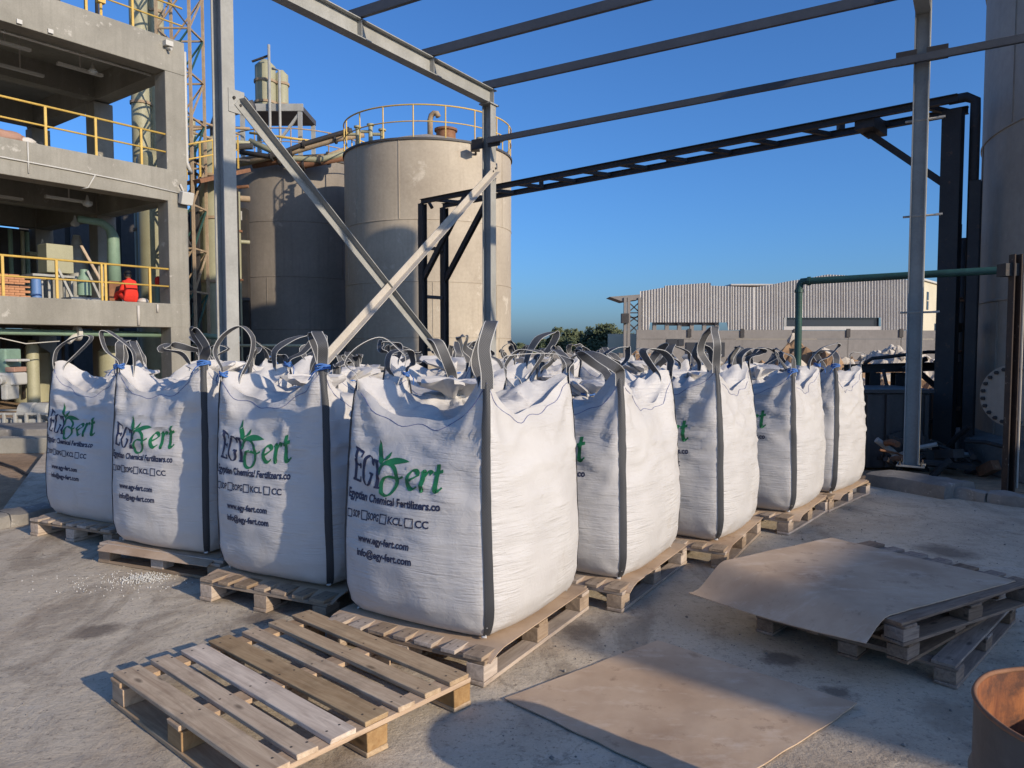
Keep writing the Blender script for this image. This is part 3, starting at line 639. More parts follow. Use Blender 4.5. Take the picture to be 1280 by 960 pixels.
# concrete panel wall
YP = 55.0
pw = thing('panel_wall', 'grey concrete panel wall standing in front of the warehouse', 'wall', at(980, 460, YP))
px = 795.0; k = 0
while px < 1178:
    nx = min(px + 66, 1180); a = at(px + .4, 412 + (k % 2) * .8, YP); b = at(nx - .4, 470, YP)
    zm = at(px, 424, YP).z
    mb = MB(); mb.box(((a.x + b.x) / 2, YP + .0, (a.z + zm) / 2), (b.x - a.x, .25, a.z - zm - .04)); obj('panel', mb, M_wall, pw)
    mb = MB(); mb.box(((a.x + b.x) / 2, YP + .03, zm / 2 - .1), (b.x - a.x, .25, zm + .2)); obj('panel', mb, M_wall, pw)
    mb = MB(); q = at(nx, 418, YP); mb.box((q.x, YP - .16, q.z + .1), (.28, .1, .62)); obj('bracket', mb, M_dark, pw)
    px = nx; k += 1
for xa, xb, ya, yb in ((834, 847, 424, 432), (848, 855, 424, 432), (858, 906, 428, 446)):
    a = at(xa, ya, YP - .2); b = at(xb, yb, YP - .2); mb = MB(); mb.box(((a.x + b.x) / 2, YP - .14, (a.z + b.z) / 2), (b.x - a.x, .06, a.z - b.z)); obj('opening', mb, M_black, pw)
a = at(1172, 385, YP); mb = MB(); mb.box((at(1177, 430, YP + .3).x, YP + .5, 1.6), (.6, .6, 3.3)); obj('end_pier', mb, M_cream, pw)
lw = thing('low_wall', 'low grey yard wall below the distant trees', 'wall', at(720, 452, 80))
for i in range(6):
    a = at(630 + i * 29, 441 + .5 * (i % 2), 80); b = at(658.4 + i * 29, 455, 80); mb = MB(); mb.box(((a.x + b.x) / 2, 80, a.z / 2 - .1), (b.x - a.x, .25, a.z + .2)); obj('panel', mb, M_wall, lw)
# heaps of excavated soil
def heap(name, label, cx, cy, rx, ry, h, seed, mat, res=56, rocks=40, rmat=None):
    t = thing(name, label, 'soil heap', (cx, cy, -.16)); mb = MB()
    for j in range(res + 1):
        for i in range(res + 1):
            u = i / res * 2 - 1; v = j / res * 2 - 1; q = V(cx + u * rx, cy + v * ry, 0); dd = 1 - min(1, u * u + v * v)
            z = h * (dd ** .8) * (.7 + .55 * noise.noise(q * .7 + V(seed, 0, 0))) + .22 * h * noise.noise(q * 2.1 + V(0, seed, 0)) * min(1, dd * 3) + .12 * h * noise.noise(q * 5.5) * min(1, dd * 3)
            mb.v.append(V(q.x, q.y, -.2 + max(0, z)))
    n = res + 1
    for j in range(res):
        for i in range(res): mb.f.append((j * n + i, j * n + i + 1, (j + 1) * n + i + 1, (j + 1) * n + i))
    hv = list(mb.v); obj('soil_mound', mb, mat, t)
    rnd = random.Random(seed)
    rm = []
    for s_ in range(4):
        bm = bmesh.new(); bmesh.ops.create_icosphere(bm, subdivisions=1, radius=1)
        for v in bm.verts: v.co *= .7 + rnd.random() * .6
        me = bpy.data.meshes.new('stone'); bm.to_mesh(me); bm.free(); me.materials.append(rmat or M_rock); rm.append(me)
    for i in range(rocks):
        q = rnd.choice(hv)
        if q.z < .1: continue
        s_ = rnd.uniform(.08, .28); piece('stone', rnd.choice(rm), t, q - t.location, (rnd.random() * 6, rnd.random() * 6, 0), (s_ * rnd.uniform(.7, 1.5), s_, s_ * .7))
    return t
heap('soil_heap', 'brown soil heap strewn with pale stones behind the far bags', 9.6, 24.0, 4.6, 3.0, 1.75, 3, M_soil, rocks=120)
heap('soil_heap', 'small pale rubble heap beside the tall dark column', 14.0, 27.5, 2.8, 2.2, 2.0, 8, M_rock, rocks=90)
heap('soil_heap', 'low brown soil bank behind the middle bags', 4.2, 25.0, 4.5, 2.5, 1.6, 14, M_soil, rocks=60)
# trees
def tree(px, top, Y, hw, seed, label):
    base = at(px, 450, Y); base.z = -.16; zt = at(px, top, Y).z; w_ = hw / FPX * Y * 1.3; h = zt - base.z
    t = thing('tree', label, 'tree', base, 'trees on the horizon'); rnd = random.Random(seed)
    mb = MB(); mb.tube([base, base + V(.1, 0, h * .35), base + V(-.05, .1, h * .75)], [.22, .16, .05], 8)
    for k in range(5):
        a = rnd.random() * 6.28; z = h * rnd.uniform(.3, .6); mb.tube([base + V(0, 0, z), base + V(math.cos(a) * w_ * .6, math.sin(a) * w_ * .6, z + h * .18)], [.09, .03], 6)
    obj('trunk', mb, M_bark, t, True)
    mb = MB(); cl = []
    for k in range(24):
        zf = rnd.uniform(.22, .95); rr = w_ * (1.05 - abs(zf - .45) * 1.25); a = rnd.random() * 6.28; rad = rr * math.sqrt(rnd.random()) * .85
        cl.append((V(math.cos(a) * rad, math.sin(a) * rad, zf * h), w_ * rnd.uniform(.28, .5)))
    for c_, r_ in cl:
        for k in range(85):
            dv = V(rnd.gauss(0, 1), rnd.gauss(0, 1), rnd.gauss(0, 1)).normalized() * r_ * rnd.random() ** .4
            p = base + c_ + dv; p.z = max(base.z + .4, min(p.z, zt + rnd.random() * .3)); s_ = rnd.uniform(.14, .30)
            u = V(rnd.gauss(0, 1), rnd.gauss(0, 1), rnd.gauss(0, 1)).normalized(); v_ = u.orthogonal().normalized()
            mb.add([p - u * s_, p + v_ * s_ * .6, p + u * s_, p - v_ * s_ * .6], [(0, 1, 2, 3)])
    obj('crown', mb, M_leaf, t)
TR = [(697, 411, 118, 12, 'dark tree at the left end of the main tree clump on the horizon'), (712, 412, 122, 10, 'narrow dark tree, second from the left of the main clump'),
      (724, 414, 126, 9, 'slim dark tree in the middle of the horizon clump'), (739, 410, 115, 14, 'broad tree left of the tallest one in the horizon clump'),
      (756, 407, 112, 16, 'tallest paler green tree of the horizon clump'), (770, 412, 116, 12, 'round tree right of the tallest one in the horizon clump'), (783, 418, 120, 11, 'tree nearest the lattice tower on the horizon'),
      (794, 419, 124, 9, 'bushy tree half hidden by the warehouse corner'), (648, 430, 140, 9, 'small lone shrubby tree right beside the beige tank'), (680, 425, 135, 8, 'small pale tree left of the dark clump on the horizon'), (665, 434, 150, 8, 'tiny bush between the beige tank and the trees')]
for i, (px, top, Y, hw, lab) in enumerate(TR): tree(px, top, Y, hw, 30 + i, lab)

# ================================================================== PROCESS BUILDING (left)
BO = V(-9.57, 22.2, -.15); BA = V(-.60, -.80, 0); BB = V(-.80, .60, 0); BX = (BA, BB, V(0, 0, 1))
bd = thing('process_building', 'open concrete frame factory building with yellow railings at the left', 'building', BO)
def bp(a, b, z): return BO + BA * a + BB * b + V(0, 0, z + .15)
def bbox(name, a0, a1, b0, b1, z0, z1, mat, par=None, bevel=0):
    mb = MB(); mb.box(bp((a0 + a1) / 2, (b0 + b1) / 2, (z0 + z1) / 2), (a1 - a0, b1 - b0, z1 - z0), BX); return obj(name, mb, mat, par or bd, bevel=bevel)
ZF = (2.82, 6.68, 10.42); DEP = (.95, .90, .72)
ZB = [(2.13, 2.82), (5.78, 6.68), (9.47, 10.42)]
for a0 in (0, 6.2, 12.4):
    for b0 in (0, 4.4, 9.2):
        bbox('column', a0, a0 + .6, b0 + (.0 if b0 else .0), b0 + .6, -.15, 9.47, M_conc, bevel=.02)
for z0, z1 in ZB:
    bbox('edge_beam', -.002, 13.0, -.004, .56, z0, z1, M_conc, bevel=.02)
    for b0 in (4.4, 9.2): bbox('beam', .003, 13.0, b0 + .05, b0 + .55, z0 + .1, z1 - .13, M_conc)
    for a0 in (.05, 6.25, 12.45): bbox('beam', a0, a0 + .5, .562, 9.8, z0 + .05, z1 - .132, M_conc)
    bbox('slab', .004, 13.0, .562, 9.8, z1 - .13, z1 - .003, M_conc)
for z1 in ZF:
    pts = [bp(a, .08, z1) for a in (.0 if z1 > 9 else .6, 13)]
    mb = MB(); mb.tube([p + V(0, 0, 1.0) for p in pts], .03, 8); rl = obj('railing', mb, M_yellow, bd, True)
    mb = MB(); mb.tube([p + V(0, 0, .5) for p in pts], .025, 8); obj('mid_rail', mb, M_yellow, rl, True)
    for k in range(9):
        a = {2: 0, 6: .15, 10: .3}[int(z1)] + 1.15 + k * 1.22
        mb = MB(); p = bp(a, .08, z1); mb.box(p + V(0, 0, .5), (.06, .05, 1.0), BX); obj('rail_post', mb, M_yellow, rl)
        if k % 3 == 1 and z1 < 6:
            mb = MB(); mb.box(p + BA * .1 + V(0, 0, .5), (.05, .05, 1.0), BX); obj('rail_post', mb, M_yellow, rl)
for z0_, z1_ in ((-.15, 2.2), (2.83, 5.85)):  # dark backing added behind the open floors to keep the sky out
    for k in range(5): bbox('backing_panel', .5 + k * 2.5, 2.98 + k * 2.5, 9.85, 10.0, z0_, z1_, M_backing)
# ceiling tube lights, cables, flood lights
for z0, lst in ((9.47, ((2.2, 1.6), (3.2, 3.0), (4.2, 1.2))), (5.78, ((2.6, 1.6), (4.0, 2.6)))):
    for a, b in lst:
        mb = MB(); mb.box(bp(a, b, z0 - .10), (1.2, .14, .07), BX); lt = obj('tube_light', mb, M_lamp, bd)
        mb = MB(); mb.tube([bp(a, b, z0 - .07), bp(a, b, z0 + .8)], .02, 6); obj('conduit', mb, M_cable, lt)
def cable(pts, r, mat, par, nm='cable'):
    mb = MB(); mb.tube(pts, r, 6); return obj(nm, mb, mat, par, True)
cable([bp(a, .57 + .02, 9.42) for a in (.7, 3, 6, 9)], .03, M_cable, bd)
cable([bp(13, -.03, 6.22), bp(6, -.03, 6.20), bp(3.2, -.03, 6.16), bp(1.5, -.03, 6.12), bp(.3, -.03, 6.05)], .02, M_lamp, bd)
cable([bp(2.6, -.03, 6.16), bp(2.8, -.03, 5.78), bp(2.9, .1, 5.75)], .018, M_lamp, bd)
cable([bp(4.2, -.03, 6.68), bp(4.2, -.03, 5.9)], .02, M_lamp, bd)
cable([bp(1.0, -.03, 2.78), bp(1.0, -.03, 2.55)], .03, M_cable, bd); cable([bp(1.55, -.03, 2.72), bp(1.55, -.03, 2.17)], .04, M_cable, bd)
cable([bp(.25, -.05, 6.3), bp(.1, -.05, 6.0)], .03, M_cable, bd)
for a, z in ((.14, 5.9),): mb = MB(); mb.box(bp(a, -.17, z), (.36, .2, .36), (BA, (BB + V(0, 0, .3)).normalized(), BA.cross((BB + V(0, 0, .3)).normalized()))); obj('flood_light', mb, M_lamp, bd, bevel=.02)
mb = MB(); mb.box(bp(.55, -.1, 10.2), (.22, .2, .14), BX); mb.tube([bp(.55, 0, 10.1), bp(.5, -.2, 10.05)], .04, 6); obj('camera_housing', mb, M_lamp, bd)
for a in (3.6, 4.3): mb = MB(); mb.box(bp(a, -.03, 9.56), (.12, .06, .1), BX); obj('junction_box', mb, M_lamp, bd)
for a, b, z in ((2.0, 1.3, 9.3), (2.2, 1.4, 5.6), (1.7, 3.4, 5.3), (2.0, 5.0, 4.7)):
    mb = MB(); mb.lathe(bp(a, b, z), [(.02, .25), (.05, .12), (.13, .0), (.10, -.05), (0, -.09)], 12); obj('pendant_lamp', mb, M_lamp, bd, True)
cable([bp(-.05, .1, z) for z in (10.2, 8.5, 7.0)] + [bp(-.12, .1, 6.85), bp(-.25, .2, 6.75)], .06, M_lamp, bd, 'down_pipe')
mbx = MB(); mbx.tube([bp(8, .6, 1.98), bp(.62, .6, 1.92)], .085, 10); pp = obj('green_pipe', mbx, M_lgreen, bd, True)
mbx = MB(); mbx.lathe(bp(2.9, .6, 1.94), [(.10, -.06), (.21, -.05), (.21, .05), (.10, .06)], 16, ax=(BB, V(0, 0, 1), BA)); mbx.tube([bp(2.9, .6, 1.94), bp(3.2, .45, 1.7)], .07, 8); obj('valve', mbx, M_lamp, pp, 40)
cable([bp(5.0, .5, 1.85), bp(4.2, .5, 1.65), bp(3.4, .5, 1.72)], .015, M_lamp, bd)
# --- things inside the first floor
bs = thing('brick_stack', 'stack of orange bricks behind the railing on the first floor', 'bricks', bp(5.0, .75, 2.82))
me = bpy.data.meshes.new('brick'); mb = MB(); mb.box((0, 0, 0), (.235, .11, .058)); me.from_pydata([tuple(v) for v in mb.v], [], mb.f); me.materials.append(M_brick)
rnd = random.Random(2); ang = math.atan2(BA.y, BA.x)
for lay in range(9):
    for k in range(9):
        for rw_ in range(2):
            a = 4.15 + k * .245 + (.12 if lay % 2 else 0); q = bp(a, .62 + rw_ * .13, 2.82 + .032 + lay * .066) - bs.location
            if lay == 8 and k % 3 == 0: continue
            piece('brick', me, bs, q, (0, 0, ang + rnd.uniform(-.04, .04)))
def thing_at(name, label, cat, a, b, z): return thing(name, label, cat, bp(a, b, z))
cb = thing_at('control_cabinet', 'pale cabinet on thin legs inside the first floor', 'cabinet', 2.75, 2.0, 2.82)
bbox('cabinet_box', 2.4, 3.1, 1.9, 2.5, 3.65, 4.45, M_vessel, cb, .02); bbox('tray', 2.35, 3.5, 1.8, 2.6, 3.52, 3.58, M_mach, cb)
for a in (2.45, 3.05):
    for b in (1.95, 2.45): bbox('leg', a - .03, a + .03, b - .03, b + .03, 2.82, 3.52, M_mach, cb)
mm = thing_at('mixing_machine', 'green motor and pump unit behind the first floor railing', 'machine', 2.3, 1.6, 2.82)
mb = MB(); mb.lathe(bp(2.35, 1.4, 3.0), [(.0, 0), (.18, .02), (.18, .5), (.1, .6), (.1, .75), (0, .75)], 14); obj('motor', mb, M_lgreen, mm, 40)
bbox('base_frame', 1.95, 2.8, 1.15, 1.8, 2.82, 2.95, M_mach, mm)
for a, b in ((2.0, 1.2), (2.75, 1.2)): mb = MB(); mb.bar(bp(a, b, 2.9), bp(a + .35, b, 3.7), .06, .06); obj('strut', mb, M_mach, mm)
bbox('guard', 1.5, 1.85, 1.0, 1.3, 2.82, 3.45, M_rust, mm)
gd_ = thing_at('green_duct', 'pale green bent duct beside the corner column on the first floor', 'duct', .9, 2.4, 2.82)
q = bp(.95, 2.6, 2.82); mb = MB(); mb.tube([q + V(0, 0, .3), q + V(0, 0, 2.1), q + BA * .1 + V(0, 0, 2.35), q + BA * .35 + V(0, 0, 2.5), q + BA * 1.0 + V(0, 0, 2.52)], [.2, .17, .13, .11, .1], 12); obj('duct_run', mb, M_lgreen, gd_, True)
bbox('duct_base', .7, 1.2, 2.35, 2.85, 2.82, 3.12, M_mach, gd_)
cy = thing_at('gas_cylinder', 'slim red topped cylinder near the corner column on the first floor', 'cylinder', .42, 1.0, 2.82)
mb = MB(); mb.lathe(bp(.42, 1.0, 2.82), [(0, 0), (.1, 0), (.1, .5), (.06, .6)], 14); obj('cylinder_body', mb, M_lgreen, cy, 40)
mb = MB(); mb.lathe(bp(.42, 1.0, 2.82), [(.06, .6), (.09, .62), (.09, .8), (.03, .86), (0, .86)], 14); obj('cylinder_cap', mb, M_red, cy, 40)
wb = thing_at('steel_workbench', 'cluttered steel bench in the shaded first floor', 'bench', 3.6, 1.9, 2.82)
bbox('bench_top', 3.3, 4.0, 1.5, 2.3, 3.4, 3.46, M_rustrail, wb)
for a, b in ((3.36, 1.6), (3.94, 1.6), (3.36, 2.2), (3.94, 2.2)): bbox('leg', a - .025, a + .025, b - .025, b + .025, 2.82, 3.4, M_mach, wb)
mb = MB(); mb.lathe(bp(3.65, 1.2, 2.82), [(0, 0), (.13, 0), (.12, .55), (0, .6)], 12); obj('blue_can', mb, plain('blue_can_paint', (.10, .2, .42), .5), wb, 40)
pln = thing_at('leaning_plank', 'plank leaning inside the first floor near the green duct', 'plank', 1.6, 3.4, 2.82)
mb = MB(); mb.bar(bp(1.25, 2.0, 2.83), bp(1.75, 2.9, 4.6), .1, .03); obj('plank', mb, M_wood, pln)
bbox('white_board', 1.52, 1.98, 4.385, 4.395, 2.82, 4.4, M_conc)
# --- the seated person in red
def skin_body(name, joints, edges, mat, parent, sub=1):
    me = bpy.data.meshes.new(name); off = wloc(parent)
    me.from_pydata([tuple(p - off) for p, r in joints], edges, []); o = bpy.data.objects.new(name, me); COL.objects.link(o); o.parent = parent
    me.materials.append(mat); m = o.modifiers.new('skin', 'SKIN')
    for i, (p, r) in enumerate(joints): me.skin_vertices[0].data[i].radius = (r, r)
    me.skin_vertices[0].data[0].use_root = True; m.use_smooth_shade = True
    s_ = o.modifiers.new('sub', 'SUBSURF'); s_.levels = s_.render_levels = sub + 1
    return o
pe = thing('person', 'person in a red jacket sitting on the floor edge, back turned', 'person', bp(1.5, .40, 2.82))
P0 = bp(1.5, .48, 2.82); iw = BB; ux = BA; Z = V(0, 0, 1)
j = [(P0 + Z * .14, .17), (P0 + Z * .34 + iw * .02, .18), (P0 + Z * .52 + iw * .06, .19), (P0 + Z * .64 + iw * .10, .09), (P0 + Z * .70 + iw * .13, .06),
     (P0 + Z * .58 + iw * .08 + ux * .15, .075), (P0 + Z * .34 + iw * .12 + ux * .20, .06), (P0 + Z * .26 + iw * .32 + ux * .2, .055),
     (P0 + Z * .58 + iw * .08 - ux * .15, .075), (P0 + Z * .34 + iw * .12 - ux * .20, .06), (P0 + Z * .26 + iw * .32 - ux * .2, .055),
     (P0 + Z * .12 + ux * .12 + iw * .05, .11), (P0 + Z * .3 + ux * .14 + iw * .42, .085), (P0 + Z * .06 + ux * .18 + iw * .62, .06),
     (P0 + Z * .12 - ux * .12 + iw * .05, .11), (P0 + Z * .3 - ux * .14 + iw * .42, .085), (P0 + Z * .06 - ux * .18 + iw * .62, .06)]
skin_body('body', j, [(0, 1), (1, 2), (2, 3), (3, 4), (2, 5), (5, 6), (6, 7), (2, 8), (8, 9), (9, 10), (0, 11), (11, 12), (12, 13), (0, 14), (14, 15), (15, 16)], M_red, pe)
mb = MB(); hc = P0 + Z * .80 + iw * .15
mb.lathe(hc, [(0, -.12), (.06, -.105), (.085, -.05), (.092, .0), (.085, .05), (.06, .095), (0, .12)], 14); hd = obj('head', mb, M_skin, pe, True)
mb = MB(); mb.lathe(hc - iw * .012 + Z * .015, [(.085, -.07), (.098, -.02), (.099, .02), (.085, .07), (.05, .105), (0, .12)], 14); obj('hair', mb, M_hair, hd, True)
for k in (-1, 1): mb = MB(); mb.lathe(hc + ux * .095 * k, [(.0, -.03), (.016, -.02), (.018, .01), (0, .03)], 8); obj('ear', mb, M_skin, hd, True)
mb = MB(); mb.lathe(P0 + V(0, 0, .02) - ux * .32 - iw * .05, [(0, 0), (.16, 0), (.15, .06), (.1, .11), (0, .13)], 12); obj('cloth_bundle', mb, M_cable, pe, True)
# --- sacks on the second floor edge
sk = thing('sack_pile', 'limp brown sacks piled at the second floor edge', 'sacks', bp(4.6, .5, 6.68))
for i, (a, b, s_) in enumerate(((4.5, .42, .36), (4.95, .5, .4), (5.5, .45, .42), (4.1, .38, .24))):
    bm = bmesh.new(); bmesh.ops.create_icosphere(bm, subdivisions=3, radius=1)
    for v in bm.verts:
        v.co *= 1 + .25 * noise.noise(v.co * 2.2 + V(i * 3, 0, 0)); v.co.x *= s_ * 1.15; v.co.y *= s_ * .8; v.co.z *= s_ * .5; v.co.z = max(v.co.z, -s_ * .28)
    me = bpy.data.meshes.new('sack'); bm.to_mesh(me); bm.free(); me.materials.append(M_cable if i == 3 else M_pink); me.polygons.foreach_set('use_smooth', [True] * len(me.polygons))
    piece('sack', me, sk, bp(a, b, 6.68 + s_ * .28) - sk.location, (0, 0, ang))
# --- ground floor machinery
cv = thing('conveyor_machine', 'dusty grey roller conveyor in front of the building at the left edge', 'machine', at(30, 540, 15.5))
YC = 15.5
def cbox(name, x0, x1, y0, y1, Y, dep, mat, par=cv, bev=.01):
    a = at(x0, y0, Y); b = at(x1, y1, Y); mb = MB(); mb.box(((a.x + b.x) / 2, Y + dep / 2, (a.z + b.z) / 2), (b.x - a.x, dep, a.z - b.z)); return obj(name, mb, mat, par, bevel=bev)
q = at(28, 516, YC); mb = MB(); mb.lathe((q.x - .25, YC + .35, q.z), [(0, -.0), (.16, 0), (.19, .02), (.19, .30), (.165, .32), (.165, .36), (.19, .38), (.19, .62), (.16, .64), (0, .64)], 24, ax=(V(0, 1, 0), V(0, 0, 1), V(1, 0, 0))); obj('roller_drum', mb, M_mach, cv, 40)
cbox('side_rail', -20, 66, 516, 519, YC, .06, M_mach); cbox('side_rail', -20, 66, 534, 537.5, YC, .5, M_mach); cbox('side_rail', -20, 60, 512, 514, YC + .9, .06, M_mach)
for x in (2, 16, 30, 46, 60): cbox('stand', x, x + 4, 516, 537, YC - .02, .06, M_mach)
cbox('motor_box', 0, 9, 480, 500, YC - .1, .4, M_mach, bev=.03); cbox('gear_box', -14, 16, 466, 482, YC, .5, M_lamp, bev=.04); cbox('hopper', -20, 8, 436, 468, YC + .1, .5, M_lgreen, bev=.03)
cbox('chute_lip', 6, 22, 449, 452, YC, .4, M_lamp); cbox('chute_lip', 6, 18, 459, 465, YC + .1, .4, M_pink)
mb = MB(); q = at(2, 475, YC - .1); mb.lathe(q, [(0, -.02), (.1, 0), (.1, .12), (.07, .14)], 16, ax=(V(1, 0, 0), V(0, 0, 1), V(0, -1, 0))); obj('pulley', mb, M_mach, cv, 40)
for k in range(3): cbox('roller', -10 + k * 22, 4 + k * 22, 524, 531, YC + .05, .4, M_mach, bev=.03)
lg = thing('concrete_ledge', 'long pale concrete ledge on the ground at the left edge', 'ledge', at(30, 575, 11.5))
for nm, y0, y1, Y, dep in (('ledge_step', 548, 575, 12.6, 1.2), ('ledge_kerb', 566, 577, 12.1, .35)):
    a = at(-60, y0, Y); b = at(150, y1, Y); mb = MB(); zz = .18 if nm == 'ledge_step' else .09
    mb.box(((a.x + b.x) / 2, Y + dep / 2, (zz - .16) / 2), (b.x - a.x, dep, zz + .16), (V(.995, .1, 0), V(-.1, .995, 0), V(0, 0, 1))); obj(nm, mb, M_concd if nm == 'ledge_step' else M_conc, lg, bevel=.01)
hs = thing('hose', 'dark hose lying on the brown earth at the left edge', 'hose', at(30, 600, 9.5))
mb = MB(); mb.tube([atz(-10, 575, -.13), atz(20, 585, -.13), atz(40, 596, -.13), atz(62, 608, -.13), atz(90, 612, -.13)], .018, 8); obj('hose_run', mb, M_dark, hs, True)
# ground floor equipment seen in the dark
vp = thing_at('ground_floor_vessel', 'row of pale posts and vessels in the dark ground floor', 'vessel', 4, 3, 0)
for a, b, r_, h in ((3.5, 2.0, .16, 1.9), (1.3, 2.2, .35, 1.75), (6.0, 2.6, .5, 1.6), (2.4, 5.0, .5, 1.7)):
    mb = MB(); mb.lathe(bp(a, b, -.15), [(0, 0), (r_, 0), (r_, h * .9), (r_ * .5, h), (0, h)], 18); obj('vessel_shell', mb, M_vessel, vp, 40)
for i in range(9):
    a = 1 + i * .9; mb = MB(); mb.tube([bp(a, 3.4 + (i % 3) * .6, 0), bp(a, 3.4 + (i % 3) * .6, 2.1)], .05, 8); obj('standpipe', mb, M_dark, vp, True)
mp_ = thing_at('machinery_cluster', 'dim pipes, pumps and vessels deep inside the first floor', 'machinery', 4, 6, 2.82)
rnd = random.Random(77)
for i in range(34):
    a = rnd.uniform(.8, 11); b = rnd.uniform(4.9, 8.8); z = rnd.uniform(2.9, 5.2)
    mb = MB(); k = i % 4
    if k == 0: mb.lathe(bp(a, b, 2.82), [(0, 0), (rnd.uniform(.2, .5), .02), (rnd.uniform(.2, .5), rnd.uniform(.8, 2.2)), (.1, 2.4), (0, 2.4)], 14); nm = 'vessel_shell'
    elif k == 1: mb.tube([bp(a, b, z), bp(a + rnd.uniform(.5, 2), b, z), bp(a + 2.1, b, z - rnd.random())], rnd.uniform(.04, .1), 8); nm = 'pipe'
    elif k == 2: mb.tube([bp(a, b, 2.82), bp(a, b, 5.6)], rnd.uniform(.03, .09), 8); nm = 'pipe'
    else: mb.box(bp(a, b, z), (rnd.uniform(.2, .8), .3, rnd.uniform(.1, .7)), BX); nm = 'box_unit'
    obj(nm, mb, (M_vessel, M_mach, M_lgreen, M_dark, M_darkgrey)[i % 5], mp_, 40)

# ================================================================== PLANT BEHIND THE BUILDING
def vessel(name, label, c, r, h, mat, bands=(), cat='vessel', top='dome', n=32):
    t = thing(name, label, cat, c); mb = MB()
    prof = [(0, 0), (r, 0), (r, h)] + ([(r * .92, h + r * .25), (r * .6, h + r * .45), (0, h + r * .55)] if top == 'dome' else [(r * .4, h + r * .6), (.1, h + r * .7), (0, h + r * .7)])
    mb.lathe(c, prof, n); obj('shell', mb, mat, t, 50)
    for z in bands:
        mb = MB(); mb.lathe(c, [(r, z - .05), (r + .05, z - .05), (r + .05, z + .05), (r, z + .05)], n); obj('flange', mb, M_rustrail, t, 40)
    return t
def base_at(px, Y, z=-.15): q = at(px, 300, Y); return V(q.x, Y, z)
vessel('scrubber_column', 'left of two tall slim columns behind the concrete building', base_at(180.5, 29), .34, 22, M_vessel, (6.2, 8.0, 11, 13.2, 16))
vessel('scrubber_column', 'right of two tall slim columns behind the concrete building', base_at(199.5, 29.5), .34, 22, M_vessel, (5.2, 9.3, 12.5, 14.6))
v1 = vessel('reactor_vessel', 'wide vessel at the foot of the tall columns behind the upper floor', base_at(200, 28.2), .75, 8.6, M_vessel, (6.9,))
v3 = vessel('reactor_vessel', 'olive vessel with a curved top pipe between building and left post', base_at(272, 29), .62, 9.35, M_vessel, (4.2, 6.6, 8.2), top='cone')
q = base_at(272, 29); mb = MB(); e = q + V(0, 0, 9.6); mb.tube([e, e + V(0, 0, .55), e + V(.1, 0, .85), e + V(.4, 0, 1.08), e + V(1.5, 0, 1.35)], .2, 12); obj('outlet_pipe', mb, M_darkgrey, v3, True)
mb = MB(); mb.box(e + V(.75, 0, 1.5), (.9, .5, .3)); obj('valve_block', mb, M_dark, v3)
vt = vessel('roof_vessel', 'round brown vessel cut by the top edge above the concrete building', bp(3.3, 4.0, 10.42), 1.15, 3, M_vessel, (.6, 2.2))
mb = MB(); mb.lathe(bp(3.2, 2.4, 11.6), [(.62, -.1), (.85, -.1), (.85, .1), (.62, .1), (.62, -.1)], 32, ax=(BA, V(0, 0, 1), BB)); obj('hand_wheel', mb, M_dark, vt, 40)
sp = thing('sprinkler_valve', 'small brass coloured valve standing on the building roof', 'valve', bp(2.2, .5, 10.42))
mb = MB(); e = bp(2.1, .5, 10.42); mb.tube([e, e + V(0, 0, .55)], .04, 8); mb.box(e + V(0, 0, .62), (.2, .16, .2), BX); mb.tube([e + V(0, 0, .62), e + BA * .35 + V(0, 0, .72)], .05, 8); obj('valve_body', mb, M_yellow, sp)
for i, a in enumerate((1.7, 2.0, 3.0)):
    e = bp(a, 1.6, 10.42); st = thing('roof_pipe', ('dark pipe nearest the corner on the building roof', 'middle thin dark pipe on the building roof', 'thin teal pipe rising left of the brass valve on the roof')[i], 'pipe', e)
    mb = MB(); mb.tube([e, e + V(0, 0, 4)], .05, 8); obj('pipe_run', mb, M_dark if i < 2 else M_green, st, True)
# lattice tower beside the building corner
lt_ = thing('lattice_tower', 'open lattice tower rising at the right corner of the concrete building', 'tower', base_at(236, 27))
YT = 27.0; cs = []
xa, xb = at(197, 100, YT).x, at(238, 100, YT).x
tw_ = xb - xa
for ix in (0, 1):
    for iy in (0, 1):
        p = V(xa + tw_ * ix, YT + tw_ * iy, 0); cs.append(p); mb = MB(); mb.bar(p - V(0, 0, .15), p + V(0, 0, 18), .09, .09); obj('leg', mb, M_rustrail, lt_)
for lv in range(10):
    z0 = 2 + lv * 1.55; z1 = z0 + 1.55
    for i0, i1 in ((0, 2), (1, 3), (0, 1), (2, 3)):
        mb = MB(); mb.bar(cs[i0] + V(0, 0, z0), cs[i1] + V(0, 0, z0), .06, .06); obj('horizontal', mb, M_rustrail, lt_)
        mb = MB(); mb.bar(cs[i0] + V(0, 0, z0), cs[i1] + V(0, 0, z1), .05, .05); obj('diagonal', mb, M_rustrail if lv % 2 else M_green, lt_)
        if i0 == 0 and i1 == 2: mb = MB(); mb.bar(cs[i1] + V(0, 0, z0), cs[i0] + V(0, 0, z1), .05, .05); obj('diagonal', mb, M_darkgrey, lt_)
